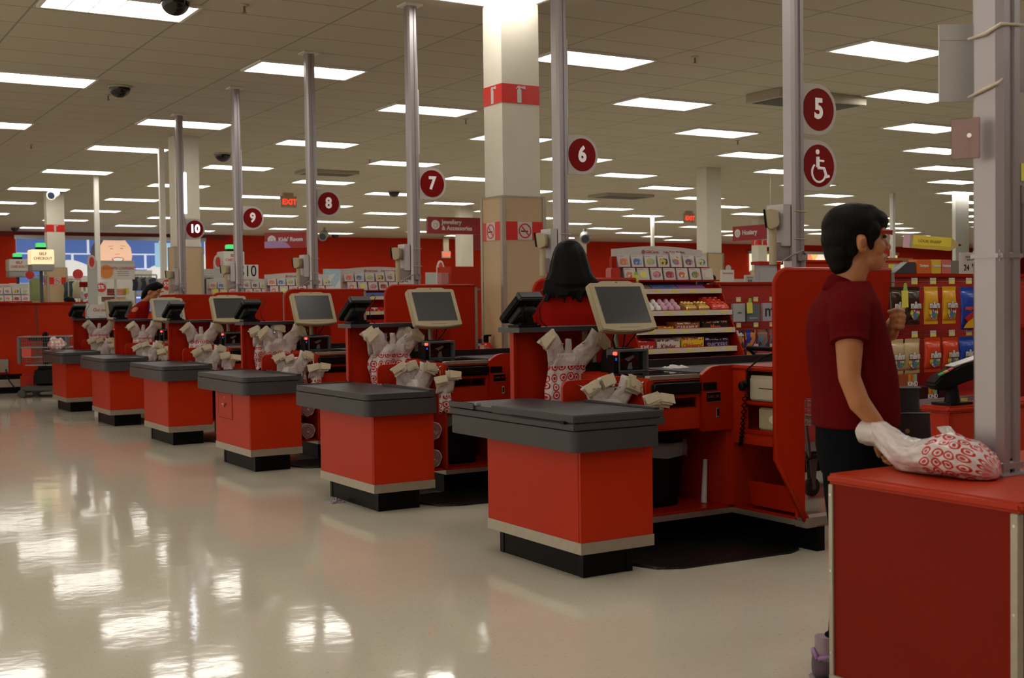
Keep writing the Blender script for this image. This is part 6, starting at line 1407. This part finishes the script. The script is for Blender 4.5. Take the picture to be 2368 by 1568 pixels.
# lying bag on the farthest stand
t = thing('shopping_bag', 'white bag lying on the top of the farthest bagging stand', 'shopping bag', (3.30, 16.9, .770), 0, 'loose bags'); random.seed(6)
part('bag_body', MB().loft([[(.10*g*math.cos(a)*(1+.12*math.sin(3*a+s*4)), .36*s-.18, .004+max(0, h*(.5+.5*math.sin(a))*(1+.12*math.sin(5*a+7*s)))) for a in [2*PI*k/24 for k in range(24)]] for s, g, h in ((0,.3,.03),(.15,.8,.09),(.35,1.1,.13),(.6,1.1,.16),(.8,.8,.13),(.95,.5,.16),(1,.15,.10))]), bull('ringed lying print', .5, scale=22), t, smooth=True)
# ---------------------------------------------------------------- lit self-service lamps on poles
def lantern(u, v0, v1, d, lit, label):
    top = at(u, v0, d); bot = at(u, v1, d); x, y = top[0], top[1]; z1, z0 = top[2], bot[2]; w = .21; t = Tb('checkout_lantern', label, 'sign lantern', (x, y, 0), 'self checkout lanterns')
    part('pole', MB().cyl((x, y, 0), .035, z0+.02, 12), mat('dark grey plastic'), t); m_ = mat('lit cream shade', (.8,.7,.5), .5, emit=(1,.80,.42), es=.75) if lit else mat('unlit shade', (.55,.53,.48), .5)
    zm = z0+(z1-z0)*.32; part('shade', MB().box(x-w, x+w, y-w, y+w, zm, z1), m_, t, .012); part('lower_band', MB().box(x-w, x+w, y-w, y+w, z0, zm-.003), mat('lantern grey', (.30,.29,.28), .5), t, .012)
    text('lettering', 'SELF', .075, mat('brick red print'), t, (x, y-w-.002, (zm+z1)/2+.055), bold=.002); text('lettering', 'CHECKOUT', .075, mat('brick red print'), t, (x, y-w-.002, (zm+z1)/2-.035), bold=.002, sx=.85)
    part('status_base', MB().box(x-.09, x+.09, y-.09, y+.09, z1, z1+.05), BLACK, t); part('status_lamp', MB().box(x-.085, x+.085, y-.085, y+.085, z1+.05, z1+.135), mat('green status lamp', (.1,.6,.2), .4, emit=(.05,.55,.15), es=.8), t, .01)
lantern(94, 578, 627, 24, True, 'glowing cream self checkout lantern by the far left pillar'); lantern(40, 600, 641, 27, False, 'unlit self checkout lantern at the far left edge'); lantern(533, 582, 630, 24, False, 'unlit self checkout lantern left of the number 9 post')
# ---------------------------------------------------------------- signs and goods of the sales floor
def board(name, label, u0, u1, v0, v1, d, mt, cat='sign', z0=None, th=.03, group=None):
    a = at(u0, v0, d); b = Yat(u1, v1, a[1]); t = Tb(name, label, cat, ((a[0]+b[0])/2, a[1], b[2]), group)
    part('panel', MB().box(a[0], b[0], a[1], a[1]+th, b[2] if z0 is None else z0, a[2]), mt, t, .004)
    if z0 is None: part('stand', MB().box((a[0]+b[0])/2-.02, (a[0]+b[0])/2+.02, a[1]+th-.004, a[1]+th+.03, 0, b[2]+.05), GB, t)
    return t, a, b
GB = mat('display grey', (.42,.42,.39), .5)
t, a, b = board('confidence_sign', 'grey topped sign reading SHOP WITH CONFIDENCE', 222, 312, 607, 646, 25, CARD)
text('lettering', 'SHOP WITH CONFIDENCE', .075, mat('brick red print'), t, (a[0]*.40+b[0]*.60, a[1]-.005, a[2]-.12), bold=.001, sx=.75); part('orange_disc', disc(a[0]+.20, a[2]-.19, .14, a[1]-.001, 'y'), mat('orange print', (.65,.22,.04), .5), t); part('top_band', MB().box(a[0], b[0], a[1]-.01, a[1]+.04, a[2]-.01, a[2]+.04), GB, t)
for i in range(3): part('text_line', MB().box(a[0]+.42, b[0]-.12, a[1]-.003, a[1]-.001, a[2]-.19-.04*i, a[2]-.18-.04*i), mat('grey print'), t)
for u, v, d, l, r in ((69, 636, 25, 'small round red disc sign left of the glowing lantern', .085), (180, 634, 27, 'red round topper sign right of the far left pillar', .11)):
    p = at(u, v, d); t = Tb('round_sign', l, 'sign', p, 'small round red signs'); part('disc', disc(p[0], p[2], r, p[1], 'y', t=.02), mat('bright red print'), t); part('stem', MB().cyl((p[0], p[1]+.01, 0), .012, p[2], 8), GB, t)
def oval(u, v, d, l, k=1):
    p = at(u, v, d); t = Tb('oval_sign', l, 'sign', (p[0], p[1], p[2]), 'grey stands with a red oval'); part('post', MB().box(p[0]-.07*k, p[0]+.10*k, p[1]+.02, p[1]+.05, 0, p[2]+.02), GB, t)
    part('plate', MB().prism([(p[0]+.075*k*math.cos(a), p[2]+.13*k*math.sin(a)) for a in [2*PI*q/24 for q in range(24)]], p[1]+.02, p[1]-.002, 'y'), CARD, t); part('red_oval', MB().prism([(p[0]+.045*k*math.cos(a), p[2]+.09*k*math.sin(a)) for a in [2*PI*q/24 for q in range(24)]], p[1]-.002, p[1]-.01, 'y'), mat('bright red print'), t)
oval(212, 606, 22, 'grey stand with red oval beside the leftmost thin pole'); oval(504, 606, 22, 'grey stand with red oval left of the number 9 post'); oval(1019, 617, 20, 'grey stand with red oval left of the large pillar', .8)
t, a, b = board('price_card', 'tall white card with big black numerals behind the number 9 post', 560, 598, 612, 644, 23, CARD); text('lettering', '$10', .30, BLACK, t, (b[0]-.22, a[1]-.004, (a[2]+b[2])/2), bold=.001, sx=.8)
t, a, b = board('offer_sign', 'white sign with an orange disc left of the red cabinet', 1029, 1053, 618, 656, 18, CARD); part('orange_disc', disc((a[0]+b[0])/2, (a[2]+b[2])/2+.05, .075, a[1]-.001, 'y'), mat('orange print'), t)
board('white_fixture', 'white low fixture top left of the offer sign', 985, 1028, 630, 665, 22, GB, 'fixture', 0)
t, a, b = board('confidence_card', 'small white card reading WITH CONFIDENCE right of the rear pillar', 1668, 1698, 624, 652, 20, CARD); text('lettering', 'WITH CONFIDENCE', .03, mat('brick red print'), t, ((a[0]+b[0])/2, a[1]-.004, a[2]-.06), sx=.8); part('round_topper', disc((a[0]+b[0])/2+.03, a[2]+.02, .06, a[1]+.02, 'y'), GB, t)
t, a, b = board('price_card', 'small grey card reading 10 behind the small pegboard', 1723, 1745, 636, 657, 19, mat('grey card', (.45,.43,.40), .5)); text('lettering', '$10', .06, BLACK, t, ((a[0]+b[0])/2, a[1]-.004, b[2]+.05)); text('lettering', 'MERONA', .03, mat('dim maroon'), t, ((a[0]+b[0])/2, a[1]-.004, a[2]-.04))
board('grey_table', 'grey display table top behind the small pegboard', 1685, 1722, 645, 656, 21, GB, 'fixture', 0)
t, a, b = board('drinks_cooler', 'grey box with a red rim left of the number 5 post', 1757, 1803, 612, 657, 11.5, mat('cool grey panel', (.36,.35,.37), .5), 'fixture', 0, .08); part('red_rim', MB().box(a[0]-.02, b[0]+.03, a[1]-.02, a[1]+.10, a[2], a[2]+.03).box(b[0]-.03, b[0]+.0, a[1]-.015, a[1]+.01, 0, a[2]), REDP, t)
t, a, b = board('red_gondola', 'red shelf back right of the number 5 post', 1862, 1925, 607, 640, 12, RED, 'fixture', 0, .08); part('red_rim', MB().box(a[0]-.02, b[0]+1.0, a[1]-.02, a[1]+.10, a[2], a[2]+.025), REDP, t)
t, a, b = board('brown_carton', 'brown carton displayed behind the pegboard at right', 2040, 2112, 596, 622, 17, mat('brown card', (.30,.12,.05), .6), 'box', None, .3); board('magenta_card', 'pale picture card under the brown carton', 2068, 2098, 611, 630, 15, mat('mauve card', (.5,.42,.48), .5), 'card')
t, a, b = board('black_yellow_card', 'black and yellow card left of the pale picture card', 2059, 2067, 611, 640, 14, mat('acid yellow', (.5,.55,.05), .5), 'card')
t, a, b = board('far_column_sign', 'red banner beside the persons glasses far back', 2035, 2066, 565, 593, 30, mat('bright red banner', (.6,.02,.02), .5), 'banner')
for u in (2065, 2210): 
    a = at(u, 585, 30); t = Tb('far_white_post', 'white post in the distance %s the pencil sign' % ('left of' if u < 2100 else 'right of'), 'post', (a[0], a[1], 0), 'distant white posts'); part('post', MB().box(a[0], a[0]+(.09 if u < 2100 else .5), a[1], a[1]+.1, 0, 3.855), WHITE, t)
# red cabinet, extinguisher beside the large pillar
t = Tb('red_cabinet', 'tall dark red cabinet left of the large pillar', 'cabinet', (6.0, 10.85, 0))
part('upper_box', MB().box(5.86, 6.22, 10.70, 11.0, 1.465, 1.68), RED, t, .004); part('lower_box', MB().box(5.76, 6.22, 10.74, 11.0, .1, 1.455), RED, t, .004); part('handle', MB().box(6.04, 6.18, 10.68, 10.702, 1.44, 1.462), CHROME, t, .003); part('plinth', MB().box(5.8, 6.2, 10.76, 10.98, 0, .1), BLACKM, t)
t = Tb('leaflet_box', 'clear leaflet box on top of the red cabinet', 'leaflet box', (5.8, 10.78, 1.456)); part('box', MB().box(5.77, 5.855, 10.75, 10.82, 1.456, 1.62), mat('clear acrylic', (.6,.5,.5), .1, alpha=.3), t)
p = Vector((5.215, 8.93, .90)); t = Tb('fire_extinguisher', 'red fire extinguisher with a paper tag at the foot of the large pillar', 'fire extinguisher', tuple(p))
x, y, z = p; part('cylinder', MB().loft([[(x+r*math.cos(a), y+r*math.sin(a), z-.20+h) for a in [2*PI*k/18 for k in range(18)]] for h, r in ((0,.055),(.02,.065),(.22,.065),(.26,.05),(.28,.025))]), mat('extinguisher red', (.45,.01,.008), .25), t, smooth=True); part('valve', MB().box(x-.015, x+.015, y-.02, y+.02, z+.08, z+.14).box(x-.01, x+.05, y-.01, y+.01, z+.13, z+.145), BLACK, t, .003); part('tag', MB().box(x-.085, x-.045, y-.05, y-.045, z-.06, z+.06), mat('manila tag', (.6,.40,.28), .6), t)
# ---------------------------------------------------------------- clothes, stacks and shelves behind the far lanes
def stack(u0, u1, v0, v1, d, c, label, n=4, name='folded_stack', cat='folded clothes'):
    a = at(u0, v0, d); b = Yat(u1, v1, a[1]); t = Tb(name, label, cat, ((a[0]+b[0])/2, a[1], b[2]), 'folded goods on shelves'); mb = MB(); h = (a[2]-b[2])/n
    for i in range(n): mb.box(a[0]+.004*(i % 2), b[0]-.004*((i+1) % 2), a[1]-.01*(i % 2), a[1]+.3, b[2]+h*i, b[2]+h*(i+1)-.006)
    part('folded_pile', mb, c, t, .008)
DKR = mat('crimson cloth', (.28,.012,.02), .8); PCH = mat('peach cloth', (.72,.33,.20), .8); YLC = mat('lemon cloth', (.65,.55,.05), .8)
t, a, b = board('white_shelving', 'white shelf unit under the confidence sign', 226, 312, 646, 704, 26, WHITE, 'shelf', 0, .4)
for z in (.95, 1.18, 1.38): part('shelf', MB().box(a[0], b[0], a[1]-.35, a[1], z-.012, z+.012), WHITE, t)
for u0, u1, v0, v1, c, l in ((231, 244, 670, 683, DKR, 'small crimson stack at the left of the white shelf'), (245, 267, 667, 683, DKR, 'larger crimson stack on the white shelf'), (268, 292, 667, 683, PCH, 'peach stack on the white shelf'), (232, 266, 686, 697, DKR, 'lower crimson stack on the white shelf'), (268, 292, 686, 697, PCH, 'lower peach stack on the white shelf'), (291, 300, 666, 680, YLC, 'lemon yellow stack on the white shelf')): stack(u0, u1, v0, v1, 25.4, c, l)
stack(194, 219, 673, 700, 24.5, blotch('navy pack', ((.03,.05,.14),(.6,.6,.6),(.35,.03,.04),(.03,.05,.14)), 9), 'dark blue and white packages left of the discount sign', 3, 'package_stack', 'packages')
board('batteries_sign', 'dark red sign reading BATTERIES partly hidden', 184, 208, 652, 664, 26, SIGNR)
def garment(u, v0, v1, w, d, c, label):
    a = at(u, v0, d); b = at(u, v1, d); x, y = a[0], a[1]; z1, z0 = a[2], b[2]; t = Tb('hanging_garment', label, 'garment', (x, y, z1), 'clothes on hangers')
    rg = [[(x+w*g*math.cos(q)*(1+.06*math.sin(5*q)), y+.05*math.sin(q)*(1+.2*math.sin(7*q)), z1-(z1-z0)*s) for q in [2*PI*k/20 for k in range(20)]] for s, g in ((0,.2),(.08,.7),(.15,1),(.5,.85),(1,1.0))]
    part('cloth', MB().loft(rg), c, t, smooth=True); part('hanger', MB().tube([(x, y, z1), (x, y, z1+.05), (x+.02, y, z1+.07)], .004, 6), CHROME, t)
TEAL = mat('teal cloth', (.03,.07,.09), .8); OLV = mat('pale green cloth', (.28,.33,.14), .8); CRM = mat('cream cloth', (.50,.44,.30), .8); NAV = mat('navy cloth', (.03,.04,.07), .8); GRC = mat('grey cloth', (.20,.21,.22), .8)
for u, v0, v1, w, d, c, l in ((84, 642, 698, .13, 25, OLV, 'pale green garment under the glowing lantern'), (165, 650, 688, .18, 27, TEAL, 'teal garment right of the far left pillar'), (178, 650, 690, .10, 26.5, CRM, 'cream garment beside the teal one'), (105, 660, 698, .12, 27, CRM, 'cream garment behind the lantern pole'),
    (318, 640, 672, .11, 26, NAV, 'leftmost navy trousers on the far rail'), (327, 640, 672, .10, 26, GRC, 'first grey trousers on the far rail'), (336, 641, 672, .10, 26, NAV, 'second navy trousers on the far rail'), (346, 640, 672, .10, 26, GRC, 'second grey trousers on the far rail'), (355, 642, 672, .10, 26, NAV, 'rightmost navy trousers on the far rail'),
    (472, 640, 680, .15, 25, GRC, 'grey jeans right of the second pillar'), (484, 642, 680, .12, 25, NAV, 'dark jeans right of the second pillar'), (495, 642, 672, .10, 25, TEAL, 'teal jeans right of the second pillar'), (505, 645, 665, .10, 26, NAV, 'navy jeans by the red oval stand')): garment(u, v0, v1, w, d, c, l)
board('white_display', 'white display top above the far trousers rail', 312, 352, 625, 641, 27, WHITE, 'fixture', None, .08); board('grey_rail', 'grey rail under the far trousers', 316, 358, 675, 682, 25.5, GB, 'rail', None, .2)
board('white_backdrop', 'white fixture behind the far left clothes', 150, 222, 638, 700, 30, WHITE, 'fixture', 0, .08); board('white_backdrop', 'white fixture at the left edge behind the lanterns', 22, 100, 655, 700, 29, WHITE, 'fixture', 0, .08); board('jeans_sign', 'grey sloping sign above the jeans', 473, 502, 622, 642, 26, GB)
board('bedding_shelf', 'pale blue and white packaged bedding between the number 8 and 7 posts', 752, 796, 622, 674, 20.5, blotch('bedding print', ((.5,.5,.5),(.30,.42,.48),(.55,.55,.52),(.4,.45,.48)), 6), 'bedding', 0, .10)
for u0, u1, v, d, l in ((70, 112, 641, 26.0, 'clothes rail behind the glowing lantern'), (158, 186, 649, 26.8, 'clothes rail right of the far left pillar'), (312, 362, 639, 26.0, 'clothes rail of grey and navy trousers'), (466, 512, 641, 25.2, 'clothes rail of jeans right of the second pillar')):
    a = at(u0, v, d); b = at(u1, v, d); t = Tb('clothes_rail', l, 'clothes rail', (a[0], a[1], 0), 'clothes rails')
    part('rail', MB().tube([(a[0], a[1], a[2]+.03), (b[0], b[1], b[2]+.03)], .014, 8), STEEL, t)
    for q in (a, b): part('upright', MB().tube([(q[0], q[1], 0), (q[0], q[1], q[2]+.03)], .016, 8), STEEL, t)
# end of aisle card rack at the left edge
a = Yat(0, 700, 19.9); b = Yat(68, 700, 19.9)
t = Tb('gift_card_header', 'gift card board at the left edge above the red counter', 'sign', (3.2, 19.9, 1.415), 'gift card headers'); x1 = b[0]; x0_ = x1-.86
part('board', MB().box(x0_, x1, 19.98, 19.99, 1.42, 1.70), CARD, t); text('lettering', 'Fun. Easy. Perfect.', .035, mat('brick red print'), t, (x1-.38, 19.977, 1.665)); part('ledge', MB().box(x0_, x1+.03, 19.86, 19.99, 1.416, 1.43), REDP, t)
for r in range(2):
    for c in range(4):
        i = (r*7+c+2) % 14; gift_card(i, (x1-.06-.122*c, 19.93-.045*r, 1.545-.112*r), 'gift card showing a %s, left edge above red counter' % CARDS[i])
for o in bpy.data.objects:
    if '_o' in o: del o['_o']
